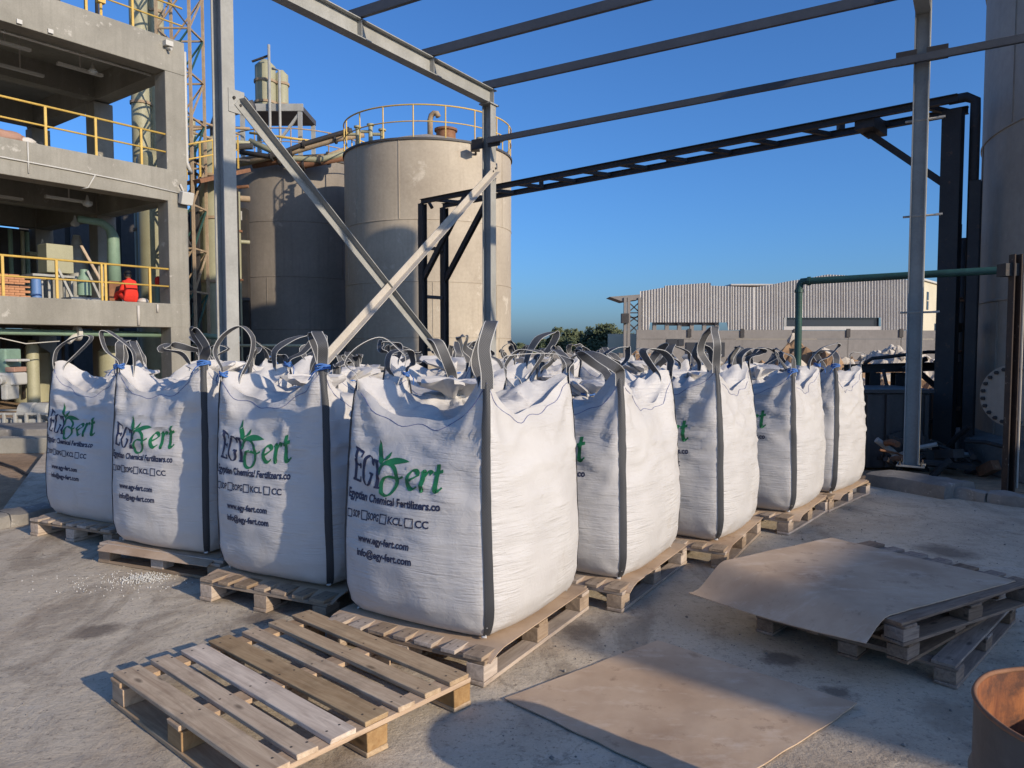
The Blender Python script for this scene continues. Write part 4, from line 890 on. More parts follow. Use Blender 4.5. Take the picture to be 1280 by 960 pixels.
# walkway between building and tank
wk = thing('walkway', 'rusty railed walkway bridging from the building towards the tanks', 'walkway', base_at(270, 27.5))
a = at(240, 228, 27); b = at(303, 214, 29)
mb = MB(); mb.bar(a, b, .9, .14); obj('deck', mb, M_rust, wk)
for k in range(5):
    p = a.lerp(b, k / 4) - V(0, .42, 0); mb = MB(); mb.bar(p, p + V(0, 0, 1.25), .05, .05); obj('rail_post', mb, M_yellow, wk)
for h in (.7, 1.22): mb = MB(); mb.tube([a + V(0, -.42, h), b + V(0, -.42, h)], .03, 6); obj('hand_rail', mb, M_yellow, wk, True)
mb = MB(); mb.tube([at(238, 165, 28), at(300, 184, 29.5)], .045, 6); mb.tube([at(238, 148, 28), at(300, 168, 29.5)], .045, 6); obj('stair_rail', mb, M_rustrail, wk, True)
for x in (247, 296): q = base_at(x, 28); mb = MB(); mb.bar(q, V(q.x, q.y, a.z), .14, .14); obj('support', mb, M_dark, wk)
# dark braced tower between building and tank
bt = thing('braced_structure', 'dark steel structure with cross bracing between the building and the tank', 'structure', base_at(270, 31))
YB_ = 31.0
for px in (243, 262, 288, 306):
    q = base_at(px, YB_); mb = MB(); mb.bar(q, V(q.x, q.y, at(px, 262, YB_).z), .3, .3); obj('column', mb, M_dark, bt)
for y in (264, 342, 403, 430): mb = MB(); mb.bar(at(241, y, YB_), at(308, y, YB_), .2, .22); obj('beam', mb, M_dark, bt)
for (y0, y1) in ((268, 340), (345, 402)):
    for s0 in (0, 1):
        mb = MB(); mb.bar(at((244, 286)[s0], y0, YB_), at((286, 244)[s0], y1, YB_), .12, .12); obj('cross_brace', mb, M_darkgrey, bt)
a = at(240, 262, YB_ + 2.5); b = at(318, 450, YB_ + 2.5); mb = MB(); mb.box(((a.x + b.x) / 2, YB_ + 3.2, a.z / 2), (b.x - a.x + .5, 1.2, a.z)); obj('dark_hopper', mb, M_darkgrey, bt)
for k_ in range(7):  # plain dark boxes added to close the sky gap seen through the building
    a = at(22 + k_ * 32, 262 + 5 * (k_ % 2), 34.5); b = at(53 + k_ * 32, 450, 34.5); mb = MB(); mb.box(((a.x + b.x) / 2, 35, a.z / 2), (b.x - a.x, .9, a.z)); obj('dark_backing_box', mb, M_darkgrey, bt)
gpp = thing('plant_pipe', 'green and rusty pipe low between building and left post', 'pipe', base_at(270, 27))
mb = MB(); mb.tube([at(238, 418, 26.5), at(300, 424, 26.5)], .10, 10); obj('pipe_run', mb, M_lgreen, gpp, True)
mb = MB(); mb.tube([at(238, 432, 26), at(380, 432, 26)], .05, 8); obj('pipe_run', mb, M_vessel, gpp, True)
mb = MB(); mb.tube([at(238, 418, 26.4), at(252, 419, 26.4)], .13, 10); obj('rusty_joint', mb, M_rust, gpp, True)
mb = MB(); mb.box(at(293, 269, 30), (.5, .3, .35)); obj('lamp_box', mb, M_lamp, gpp)
rnd = random.Random(91)
pc = thing('pipe_cluster', 'dense rusty and olive pipes filling the gap between building and left post', 'pipes', base_at(266, 30))
for i in range(11):
    px = 243 + i * 5.4; yt = rnd.choice((150, 172, 190, 205, 232, 240)); Yp = rnd.uniform(28.4, 31); q = base_at(px, Yp); zt_ = at(px, yt, Yp).z; r_ = rnd.uniform(.05, .14)
    pts_ = [q, V(q.x, q.y, zt_)]
    if i % 2: pts_ += [V(q.x + .12, q.y, zt_ + .18), V(q.x + rnd.uniform(.5, 1.3), q.y, zt_ + .22)]
    mb = MB(); mb.tube(pts_, r_, 10); pp = obj('pipe', mb, (M_vessel, M_rustrail, M_darkgrey, M_lgreen, M_rust)[i % 5], pc, 50)
    for z_ in (zt_ * .55, zt_ * .8): mb = MB(); mb.lathe((q.x, q.y, z_), [(r_, -.04), (r_ + .06, -.04), (r_ + .06, .04), (r_, .04)], 12); obj('flange', mb, M_rust, pp, 40)
for i, (y, r_) in enumerate(((158, .06), (176, .09), (198, .07), (246, .12), (300, .08), (372, .09))):
    mb = MB(); mb.tube([at(240, y + 4, 29), at(268, y, 29.3), at(312, y + 3, 30)], r_, 10); obj('pipe', mb, (M_rustrail, M_vessel, M_dark)[i % 3], pc, 50)
# elevated twin tank on a platform
ep = thing('elevated_platform', 'steel platform on legs above the dark tank', 'platform', base_at(345, 31))
YE = 32.0; A0 = at(311, 132, YE); B0 = at(379, 144, YE); zP = (A0.z + B0.z) / 2 + .1
xa, xb = at(300, 140, YE).x, at(378, 140, YE).x
mb = MB(); mb.box(((xa + xb) / 2, YE + 1.1, zP), (xb - xa, 2.2, .22)); obj('deck', mb, M_darkgrey, ep)
mb = MB(); mb.box(((xa + xb) / 2, YE - .06, zP), (xb - xa + .1, .1, .3)); obj('fascia', mb, M_steel, ep)
for x in (xa + .1, xb - .1):
    for y in (YE, YE + 2.1): mb = MB(); mb.bar(V(x, y, -.15), V(x, y, zP - .12), .16, .16); obj('leg', mb, M_steel, ep)
mb = MB(); mb.bar(V(xb - .1, YE, zP - 1.0 + .8), V(xa + 1.0, YE, zP - 2.2), .1, .1); obj('brace', mb, M_steel, ep)
for i, (px, r_, h, mt, lab) in enumerate(((325, .43, 1.85, M_vessel, 'larger of two small upright tanks on the high platform'), (343, .28, 1.6, M_vessel, 'slimmer tank at the right on the high platform'))):
    c = V(at(px, 100, YE).x, YE + .7 + .3 * i, zP + .11); tt = vessel('header_tank', lab, c, r_, h, mt, (.3, 1.2), top='cone', cat='tank')
for i, px in enumerate((337.5, 350)):
    q = at(px, 150, YE - .2); z1 = at(px, (56, 88)[i], YE - .2).z; mt = thing('riser_pipe', ('thin tall pipe in front of the small tanks on the platform', 'thin bent pipe right of the small platform tanks')[i], 'pipe', V(q.x, q.y, 2))
    mb = MB(); mb.tube([V(q.x, q.y, 2), V(q.x, q.y, z1)] + ([V(q.x - .3, q.y, z1 + .08)] if i else []), .06, 8); obj('pipe_run', mb, M_steel, mt, True)
mb = MB(); mb.bar(at(315, 77, YE), at(337, 69, YE), .1, .06); obj('top_bar', mb, M_dark, ep)
# pipes from the platform to the beige tank roof
for i, (pts, r_, m_) in enumerate((([(300, 190), (340, 196), (380, 180), (435, 164), (440, 163)], .10, M_dark), ([(300, 205), (365, 190), (420, 174), (455, 168)], .12, M_rustrail), ([(312, 176), (360, 198), (400, 200), (436, 190)], .12, M_vessel), ([(316, 206), (350, 200), (380, 206), (430, 196)], .16, M_rust), ([(312, 166), (395, 177)], .05, M_yellow), ([(380, 200), (410, 198), (432, 190)], .2, M_rustrail))):
    tt = thing('overhead_pipe', ('dark overhead pipe sloping up to the beige tank roof, topmost', 'rust coloured overhead pipe just below the topmost one', 'olive overhead pipe sagging above the dark tank', 'lowest thick rusty pipe lying along the dark tank top', 'thin yellow rail crossing below the high platform', 'short stout pipe joining the two tank tops')[i], 'pipe', base_at(360, 30.5))
    mb = MB(); mb.tube([at(x, y, 30.4 + .12 * i) for x, y in pts], r_, 10); obj('pipe_run', mb, m_, tt, True)
    for x, y in pts[1:-1]:
        mb = MB(); q = at(x, y, 30.4 + .12 * i); mb.lathe(q, [(r_, -.04), (r_ + .07, -.04), (r_ + .07, .04), (r_, .04)], 14, ax=(V(0, 1, 0), V(0, 0, 1), V(1, 0, 0))); obj('flange', mb, M_dark, tt, 40)
# low plant wall behind the bags between the tanks
# ================================================================== PALLETS
def box_mesh(name, sx, sy, sz, mat, jit=0, seed=0):
    bm = bmesh.new(); bmesh.ops.create_cube(bm, size=1)
    rnd = random.Random(seed)
    for v in bm.verts: v.co = V(v.co.x * sx + rnd.uniform(-jit, jit), v.co.y * sy + rnd.uniform(-jit, jit) * .6, v.co.z * sz)
    bmesh.ops.bevel(bm, geom=bm.edges[:], offset=.0025, segments=1, affect='EDGES')
    me = bpy.data.meshes.new(name)
    if name == 'deck_board':
        for f in bm.faces: f.material_index = 0
        for x in (-.545, 0, .545):
            for y in (-.28, .28):
                cx, cy = x + rnd.uniform(-.012, .012), y * sy + rnd.uniform(-.008, .008)
                f = bm.faces.new([bm.verts.new((cx + .0055 * math.cos(a * 1.0472), cy + .0055 * math.sin(a * 1.0472), sz / 2 + .0006)) for a in range(6)]); f.material_index = 1
    bm.to_mesh(me); bm.free(); me.materials.append(mat); me.materials.append(M_dark); return me
PAL = {}
def pallet_meshes(mat, key):
    if key not in PAL:
        PAL[key] = dict(wide=[box_mesh('deck_board', 1.2, .108, .021, mat, .004, i) for i in range(3)], nar=[box_mesh('deck_board', 1.2, .084, .021, mat, .004, 9 + i) for i in range(3)],
                        cross=box_mesh('cross_board', .098, 1.0, .021, mat, .003, 3), block=box_mesh('block', .12, .098, .078, M_endwood if key == 'pine' else mat, .003, 5), run=box_mesh('runner', 1.2, .098, .021, mat, .004, 7))
        # grain runs along the mesh X axis for deck boards; cross boards use a rotated copy
        PAL[key]['cross'] = box_mesh('cross_board', 1.0, .098, .021, M_endwood if key == 'pine' else mat, .003, 3)
    return PAL[key]
def make_pallet(name, label, loc, rz, mat=M_wood, key='pine', seed=1, group=None, tilt=(0, 0)):
    """1.2 (x) by 1.0 (y), deck boards along x, 0.144 high"""
    t = thing(name, label, 'pallet', loc, group, rz); t.rotation_euler = (tilt[0], tilt[1], rz)
    P = pallet_meshes(mat, key); rnd = random.Random(seed)
    for i in range(3):
        piece('runner', P['run'], t, ((0), (-.45, 0, .45)[i], .0115), (0, 0, 0))
        piece('cross_board', P['cross'], t, ((-.545, 0, .545)[i], 0, .1125), (0, 0, R_(90)))
        for k in range(3): piece('block', P['block'], t, ((-.535, 0, .535)[k], (-.448, 0, .448)[i], .0615))
    ys = (-.434, -.29, -.145, 0, .145, .29, .434)
    for i, y in enumerate(ys):
        wide = i in (0, 2, 4, 6) if seed != 7 else i in (0, 2, 3, 6)
        o = piece('deck_board', rnd.choice(P['wide' if wide else 'nar']), t, (rnd.uniform(-.012, .012), y + rnd.uniform(-.006, .006), .1345), (R_(rnd.uniform(-.4, .4)), 0, R_(rnd.uniform(-.5, .5))))
    return t
# the empty pallet in front
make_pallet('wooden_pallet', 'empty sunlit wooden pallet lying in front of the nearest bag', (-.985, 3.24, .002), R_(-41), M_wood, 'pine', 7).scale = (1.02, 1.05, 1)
# stacked pallets on the right
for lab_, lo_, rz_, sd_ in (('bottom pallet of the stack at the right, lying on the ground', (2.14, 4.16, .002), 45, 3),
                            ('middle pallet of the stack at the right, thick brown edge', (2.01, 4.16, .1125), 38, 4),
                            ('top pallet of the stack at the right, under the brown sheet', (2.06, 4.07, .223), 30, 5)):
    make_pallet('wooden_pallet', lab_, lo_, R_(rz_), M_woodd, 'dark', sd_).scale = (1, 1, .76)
def sheet(name, label, corners, zf, mat, n=36, thick=.005, wob=.006, cat='cardboard sheet', notch=0, seed=1):
    t = MB(); a, b, c, d = corners
    for s_ in (0, 1):
        for j in range(n + 1):
            for i in range(n + 1):
                u, v = i / n, j / n; p = a.lerp(b, u).lerp(d.lerp(c, u), v)
                if notch:
                    e = min(u, v, 1 - u, 1 - v)
                    if e == 0:
                        k_ = noise.noise(V(p.x * 6, p.y * 6, seed)) * notch; ctr = (a + b + c + d) / 4; p = p + (ctr - p).normalized() * (abs(k_))
                z = zf(u, v, p) + wob * noise.noise(V(p.x * 3, p.y * 3, seed)) + wob * .5 * noise.noise(V(p.x * 9, p.y * 9, seed))
                t.v.append(V(p.x, p.y, z - s_ * thick))
    m = n + 1; k = m * m
    for j in range(n):
        for i in range(n):
            q = (j * m + i, j * m + i + 1, (j + 1) * m + i + 1, (j + 1) * m + i); t.f.append(q); t.f.append(tuple(x + k for x in reversed(q)))
    rim = [i for i in range(m)] + [j * m + n for j in range(1, m)] + [n * m + i for i in range(n - 1, -1, -1)] + [j * m for j in range(n - 1, 0, -1)]
    for x, y in zip(rim, rim[1:] + rim[:1]): t.f.append((y, x, x + k, y + k))
    o = obj(name, t, mat, None, 40); tag(o, label, cat); return o
A, B, C, D = V(1.0, 4.15, 0), V(2.10, 4.83, 0), V(2.70, 3.93, 0), V(1.62, 3.34, 0)
def zf(u, v, p):            # droops where it overhangs the pallet
    q = p - V(2.06, 4.07, 0); x = q.x * math.cos(R_(30)) + q.y * math.sin(R_(30)); y = -q.x * math.sin(R_(30)) + q.y * math.cos(R_(30))
    return .342 - .14 * sm(0, .26, -.58 - x) - .05 * sm(.0, .2, -y - .5)
sheet('cardboard_sheet', 'brown sheet draped over the pallet stack at the right, corner drooping', (A, B, C, D), zf, M_card, wob=.004, seed=4)
A, B, C, D = atz(630, 873, .01), atz(822, 800, .01), atz(1072, 882, .01), None; D = A + C - B
sheet('cardboard_sheet', 'worn brown cardboard sheet lying flat on the ground in the foreground', (A, B, C, D), lambda u, v, p:   .0115 + .010 * sm(.75, 1, u) * sm(.5, 1, v), M_card, wob=.0035, notch=.010, seed=9)

# ================================================================== DRUM
dr_ = thing('steel_drum', 'open rusty steel drum cut off by the bottom right corner', 'drum', (1.425, 1.72, 0))
c = V(1.435, 1.72, .002)
mb = MB(); mb.lathe(c, [(.0, 0), (.285, .0), (.29, .02), (.29, .25), (.298, .265), (.29, .28), (.29, .50), (.298, .515), (.29, .53), (.29, .708)], 72)
obj('outer_wall', mb, M_drumo, dr_, 50)
mb = MB(); mb.lathe(c, [(.0, .03), (.28, .03), (.2875, .05), (.2875, .708)], 72); obj('inner_wall', mb, M_drum, dr_, 50)
mb = MB(); rim = []
for i in range(72):
    a = 2 * math.pi * i / 72; rim.append(c + V(.289 * math.cos(a), .289 * math.sin(a),   .709 + .006 * noise.noise(V(math.cos(a) * 3, math.sin(a) * 3, 0))))
mb.tube(rim, .0065, 8, closed=True); obj('rim', mb, M_rust, dr_, True)
# ================================================================== SPILT GRANULES
mb = MB(); rnd = random.Random(6); g0 = atz(178, 724, 0)
for i in range(620):
    far = i > 430; sx, sy = (.085, .055) if not far else (.26, .13)
    q = g0 + V(rnd.gauss(0, sx) - (.1 if far else 0), rnd.gauss(0, sy) - (.06 if far else 0), 0); r_ = rnd.uniform(.0025, .005)
    q.z = r_ * .7 + (max(0, .02 - .12 * (q - g0).length) * rnd.random())
    mb.add([q + V(r_, 0, 0), q + V(-r_, 0, 0), q + V(0, r_, 0), q + V(0, -r_, 0), q + V(0, 0, r_), q + V(0, 0, -r_)], [(0, 2, 4), (2, 1, 4), (1, 3, 4), (3, 0, 4), (2, 0, 5), (1, 2, 5), (3, 1, 5), (0, 3, 5)])
o = obj('spilt_granules', mb, M_white); tag(o, 'small scatter of white granules spilt on the concrete at left', 'granules'); o['kind'] = 'stuff'
mb = MB()
for i in range(2600):
    q = V(rnd.uniform(-4.5, 4.5), rnd.uniform(2.2, 8), 0); r_ = rnd.uniform(.0018, .006) * (2 if rnd.random() < .06 else 1); q.z = r_ * .4
    if (q - V(-.9, 3.3, 0)).length < .9: continue
    mb.add([q + V(r_, 0, 0), q + V(-r_, r_ * .3, 0), q + V(0, r_ * 1.3, 0), q + V(0, -r_, 0), q + V(0, 0, r_ * .8), q + V(0, 0, -r_)], [(0, 2, 4), (2, 1, 4), (1, 3, 4), (3, 0, 4), (2, 0, 5), (1, 2, 5), (3, 1, 5), (0, 3, 5)])
o = obj('grit', mb, M_concd); tag(o, 'loose grit and crumbs strewn over the concrete yard', 'grit'); o['kind'] = 'stuff'

# ================================================================== BULK BAGS
# ---- print: flat shapes in (p, z) metres on the face, p from the left corner
def text_flat(body, x, z, height, width, bold=.012):
    cu = bpy.data.curves.new('lettering', 'FONT'); cu.body = body; cu.size = 1.0; cu.offset = bold; cu.resolution_u = 3
    ob = bpy.data.objects.new('lettering', cu); COL.objects.link(ob); dg = bpy.context.evaluated_depsgraph_get()
    me = ob.evaluated_get(dg).to_mesh(); vs = [v.co.copy() for v in me.vertices]; fs = [tuple(p.vertices) for p in me.polygons]
    ob.evaluated_get(dg).to_mesh_clear(); bpy.data.objects.remove(ob); bpy.data.curves.remove(cu)
    x0 = min(v.x for v in vs); x1 = max(v.x for v in vs); k = width / (x1 - x0)
    return [(x + (v.x - x0) * k, z + v.y * height / .73) for v in vs], fs
def nib(path, wdt, ang, mn=.15, n=10):
    """broad-nib stroke: sweep a slanted nib along a smooth path"""
    pts = []
    P = [Vector(p).to_3d() for p in path]
    for i in range(len(P) - 1):
        p0 = P[max(i - 1, 0)]; p1 = P[i]; p2 = P[i + 1]; p3 = P[min(i + 2, len(P) - 1)]
        for k in range(n):
            t = k / n; pts.append(.5 * ((2 * p1) + (p2 - p0) * t + (2 * p0 - 5 * p1 + 4 * p2 - p3) * t * t + (3 * p1 - p0 - 3 * p2 + p3) * t ** 3))
    pts.append(P[-1]); vs = []; fs = []
    nv = V(math.cos(ang), math.sin(ang), 0)
    for i, p in enumerate(pts):
        t = (pts[min(i + 1, len(pts) - 1)] - pts[max(i - 1, 0)]).normalized(); nn = V(-t.y, t.x, 0)
        h = nn * (abs(nv.dot(nn)) * (1 - mn) + mn) * wdt / 2
        vs += [(p.x - h.x, p.y - h.y), (p.x + h.x, p.y + h.y)]
        if i: fs.append((2 * i - 2, 2 * i, 2 * i + 1, 2 * i - 1))
    return vs, fs
def poly(pts): return [tuple(p) for p in pts], [tuple(range(len(pts)))]
def leaf(a, b, wdt, bend=0.0):
    a = Vector(a).to_3d(); b = Vector(b).to_3d(); d = b - a; nn = V(-d.y, d.x, 0).normalized(); vs = []; n = 10
    for i in range(n + 1):
        t = i / n; c = a + d * t + nn * bend * math.sin(math.pi * t); h = wdt / 2 * math.sin(math.pi * t ** .8) ** .8 if 0 < t < 1 else 0.0008
        vs += [(c.x - nn.x * h, c.y - nn.y * h), (c.x + nn.x * h, c.y + nn.y * h)]
    return vs, [(2 * i, 2 * i + 2, 2 * i + 3, 2 * i + 1) for i in range(n)]
def frame(x0, z0, s_, t=.006):
    x1, z1 = x0 + s_, z0 + s_; vs = [(x0, z0), (x1, z0), (x1, z1), (x0, z1), (x0 + t, z0 + t), (x1 - t, z0 + t), (x1 - t, z1 - t), (x0 + t, z1 - t)]
    return vs, [(0, 1, 5, 4), (1, 2, 6, 5), (2, 3, 7, 6), (3, 0, 4, 7)]
NAVY, GREEN, LINES = [], [], []
# E
NAVY += [nib([(.070, .722), (.070, .862)], .022, 0), nib([(.052, .725), (.120, .725)], .011, 1.57), nib([(.052, .859), (.118, .859)], .011, 1.57), nib([(.070, .795), (.108, .795)], .011, 1.57),
         nib([(.120, .722), (.120, .748)], .010, 0), nib([(.118, .862), (.118, .838)], .010, 0), nib([(.108, .782), (.108, .808)], .012, 0)]
# G
NAVY += [nib([(.212, .838), (.196, .859), (.172, .863), (.147, .84), (.137, .793), (.147, .745), (.172, .722), (.198, .728), (.210, .752), (.210, .785)], .021, 0), nib([(.188, .785), (.226, .785)], .011, 1.57), nib([(.214, .866), (.213, .83)], .012, 0)]
# Y
NAVY += [nib([(.232, .862), (.262, .795)], .024, 0), nib([(.262, .80), (.262, .722)], .024, 0), nib([(.262, .795), (.286, .85)], .012, 0), nib([(.22, .862), (.25, .862)], .010, 1.57), nib([(.243, .724), (.284, .724)], .011, 1.57)]
# Fert
GREEN += [nib([(.268, .80), (.275, .838), (.305, .862), (.345, .862), (.380, .835), (.393, .79), (.390, .745), (.368, .705), (.335, .69), (.303, .703), (.290, .74), (.300, .775), (.33, .795), (.37, .793), (.405, .79), (.437, .805)], .026, .35, .36)]
GREEN += [leaf((.283, .862), (.462, .888), .038, .010), leaf((.280, .850), (.232, .975), .036, .012), leaf((.288, .878), (.325, .932), .020, -.004), nib([(.268, .80), (.274, .85), (.284, .885)], .010, .4, .6)]
k = .70
GREEN += [nib([(.470, .785), (.500, .800), (.527, .822), (.517, .845), (.492, .842), (.470, .812), (.468, .772), (.483, .747), (.505, .743), (.530, .760)], .031, k, .25)]
GREEN += [nib([(.548, .838), (.562, .846), (.566, .825), (.563, .750), (.575, .745)], .033, k, .35), nib([(.566, .81), (.585, .842), (.600, .848), (.615, .838)], .029, k, .35)]
GREEN += [nib([(.655, .888), (.650, .84), (.646, .765), (.652, .745), (.668, .746), (.686, .760)], .033, k, .3), nib([(.625, .838), (.65, .842), (.683, .846)], .020, 1.3, .6)]
LINES.append(('company_name', [text_flat('Egyptian Chemical Fertilizers.co', .020, .640, .043, .665, .034)]))
BOXL = []
zb = .545
for x, lab, xw in ((.020, 'SOP', .062), (.148, 'SOPG', .088), (.300, 'KCL', .100), (.478, 'CC', .080)):
    BOXL.append(frame(x, zb - .008, .052 if x > .1 else .045)); BOXL.append(text_flat(lab, x + (.064 if x > .25 else .056), zb, .038, xw, .026))
LINES += [('checkbox_line', BOXL), ('web_address', [text_flat('www.egy-fert.com', .135, .425, .038, .37, .034)]), ('mail_address', [text_flat('info@egy-fert.com', .135, .352, .038, .39, .034)])]
def flat_mesh(parts, step=.018):
    bm = bmesh.new()
    for vs, fs in parts:
        bv = [bm.verts.new((x, z, 0)) for x, z in vs]
        for f in fs:
            try: bm.faces.new([bv[i] for i in f])
            except ValueError: pass
    bmesh.ops.triangulate(bm, faces=bm.faces[:])
    for axis, lim in ((0, .72), (1, 1.0)):
        v = .0
        while v < lim:
            no = [0, 0, 0]; no[axis] = 1; co = [0, 0, 0]; co[axis] = v
            bmesh.ops.bisect_plane(bm, geom=bm.verts[:] + bm.edges[:] + bm.faces[:], plane_co=co, plane_no=no); v += step
    bm.verts.index_update(); r = ([(v.co.x, v.co.y) for v in bm.verts], [tuple(v.index for v in f.verts) for f in bm.faces]); bm.free(); return r
PRINTS = [('navy_logo_letters', flat_mesh(NAVY), M_navy), ('green_logo', flat_mesh(GREEN), M_gprint)] + [(nm_, flat_mesh(p_), M_navy) for nm_, p_ in LINES]

A_TAB = [(0, .405), (.02, .435), (.06, .460), (.15, .476), (.35, .478), (.6, .470), (.8, .456), (.92, .444), (1, .428)]
B_TAB = [(0, .02), (.03, .05), (.12, .080), (.3, .092), (.5, .085), (.7, .060), (.85, .028), (.95, .0), (1, -.02)]
def corner_xy(s):
    k = int(s) % 4; t = (s - int(s)) * 2 - 1; return k, t
def make_bag(name, label, loc, rz, seed, hi=True, group='white printed bulk bags', H0=1.12, sc=1.0, tilt=(0, 0), loops=None, printed=True, wave=1.0, i_row=0):
    rnd = random.Random(seed); NS = 34 if hi else 18; NR = 50 if hi else 26; NT = 20 if hi else 13
    root = thing(name, label, 'bulk bag', loc, group, rz); root.rotation_euler = (tilt[0], tilt[1], rz); root.scale = (1, 1, 1)
    Hc = [H0 + rnd.uniform(.14, .20) for _ in range(4)]; Hs = [H0 - rnd.uniform(.02, .075) for _ in range(4)]
    ph = [rnd.uniform(0, 6.28) for _ in range(12)]; off = V(seed * 7.13, seed * 3.7, seed * 1.9)
    skew = [rnd.uniform(-.25, .25) for _ in range(4)]; shx, shy = rnd.uniform(-.045, .045), rnd.uniform(-.045, .045); fat = rnd.uniform(.85, 1.15); belly = [rnd.uniform(.75, 1.25) for _ in range(4)]; wave = wave * rnd.uniform(.85, 1.35)
    def rim(k, t):
        c0 = Hc[k]; c1 = Hc[(k + 1) % 4]; c = c0 if t < 0 else c1
        tt = min(1, abs(t - skew[k] * (1 - t * t))); return Hs[k] + (c - Hs[k]) * tt ** 2.3 + .012 * math.sin(t * 7 + ph[k]) * (1 - t * t)
    def surf(s, v):
        k, t = corner_xy(s); a = interp(A_TAB, v) * sc; b = interp(B_TAB, v) * sc * fat * belly[k] * .82
        at_ = abs(t); r_ = .022 * max(0, (at_ - .86) / .14) ** 2
        p = a * t * (1 - r_ * .9); o = a + b * (1 - at_ ** 2.4) - a * r_ * .9
        zr = rim(k, t); z = v * H0 + (zr - H0) * sm(.5, 1, v)
        # folds radiating from the pulled-up corners and from the tied bottom corners
        for sg, ci in ((-1, k), (1, (k + 1) % 4)):
            dp = (1 - sg * t) * a; dz = rim(k, sg * .999) - z; dd = math.hypot(dp, dz) + 1e-4; fi = math.atan2(dp, dz)
            o += wave * .0135 * math.sin(fi * 9.5 + ph[ci] + sg + 1.3 * noise.noise(V(dd * 4, ci, seed))) * math.exp(-((dd - .22) / .20) ** 2) * min(1, dp * 9)
            db = math.hypot(dp, z) + 1e-4; fb = math.atan2(z, dp)
            o += .009 * math.sin(fb * 8 + ph[ci + 4]) * math.exp(-(db / .16) ** 2) * min(1, dp * 12)
        q = V(p * 1.0, k * 5.3, z) + off; em = min(1, (1 - at_) * 7)
        o += em * (.013 * min(1, wave * .9) * noise.noise(q * 2.6) + .008 * wave * noise.noise(q * 6.0))
        rd = 1 - abs(noise.noise(V(q.x * 2.6, q.y, q.z * 9) + V(3, 0, 1)))           # sharp near-horizontal creases
        o += em * .020 * wave * (rd ** 6 - .22) * sm(.30, .75, v)
        rd2 = 1 - abs(noise.noise(V(q.x * 5.0 + q.z * 3.5, q.y, q.z * 7 - q.x * 2) + V(9, 4, 2)))
        o += em * .009 * wave * (rd2 ** 8 - .15) * sm(.2, .9, v)
        o += em * .0055 * noise.noise(V(q.x * 4, q.y, q.z * 34)) * sm(.1, .5, v) * (1 - sm(.8, 1, v))
        if k == 0: x, y = -o, -p
        elif k == 1: x, y = p, -o
        elif k == 2: x, y = o, p
        else: x, y = -p, o
        return V(x + shx * v * v, y + shy * v * v, z + .004)
    n4 = NS * 4; grid = []
    vvals = [0, .008, .02, .04] + [.04 + .96 * (i / (NR - 4)) for i in range(1, NR - 3)]
    for v in vvals: grid.append([surf(i / NS, v) for i in range(n4)])
    NRr = len(vvals); mb = MB()
    for row in grid: mb.v += row
    for j in range(NRr - 1):
        for i in range(n4): i2 = (i + 1) % n4; mb.f.append((j * n4 + i, j * n4 + i2, (j + 1) * n4 + i2, (j + 1) * n4 + i))
    bot = len(mb.v); mb.v.append(V(0, 0, .004)); mb.f += [(bot, (i + 1) % n4, i) for i in range(n4)]
    # top: hem folds over the rim, dips, then a crumpled dome of slack fabric
    cen = V(rnd.uniform(-.06, .06), rnd.uniform(-.06, .06), 0); zc = H0 + rnd.uniform(.0, .05); last = (NRr - 1) * n4
    for j in range(1, NT + 1):
        rho = 1 - j / NT; st = len(mb.v)
        for i in range(n4):
            p = grid[-1][i]; an = i / n4 * 2 * math.pi; k, t = corner_xy(i / NS)
            q = V(p.x * rho, p.y * rho, 0) + cen * (1 - rho)
            zf_ = p.z + (zc - p.z) * sm(0, .75, 1 - rho) - .055 * math.sin(min(1, (1 - rho) / .22) * math.pi) * (1 - abs(t) ** 3)
            w3 = V(q.x * 3.4, q.y * 3.4, 0) + off; amp = math.sin(math.pi * min(1, (1 - rho) * 1.6)) if rho > .4 else .9
            zf_ += amp * (.07 * noise.noise(w3) + .045 * (.5 - abs(noise.noise(w3 * 2.3 + V(5, 1, 0))) * 1.6) + .02 * noise.noise(w3 * 5.1))
            zf_ += .018 * math.sin(an * 9 + ph[8] + 3 * noise.noise(w3)) * math.exp(-((rho - .35) / .2) ** 2)
            if rho < .01: zf_ = zc + .02
            mb.v.append(V(q.x + .02 * noise.noise(w3 * 2 + V(1, 9, 0)) * amp, q.y + .02 * noise.noise(w3 * 2 + V(8, 2, 0)) * amp, zf_))
        for i in range(n4): i2 = (i + 1) % n4; mb.f.append((last + i, last + i2, st + i2, st + i))
        last = st
    def local(nm, mb_, mat, par, smooth, uv=None):
        me = bpy.data.meshes.new(nm); me.from_pydata([tuple(p) for p in mb_.v], [], mb_.f); me.update()
        if uv:
            l = me.uv_layers.new(name='UVMap')
            for poly_ in me.polygons:
                for li in poly_.loop_indices: l.data[li].uv = uv[me.loops[li].vertex_index]
        me.polygons.foreach_set('use_smooth', [True] * len(me.polygons))
        if smooth is not True: me.set_sharp_from_angle(angle=R_(smooth))
        me.materials.append(mat); o = bpy.data.objects.new(nm, me); COL.objects.link(o); o.parent = par; return o
    body = local('bag_body', mb, M_bag, root, 55)
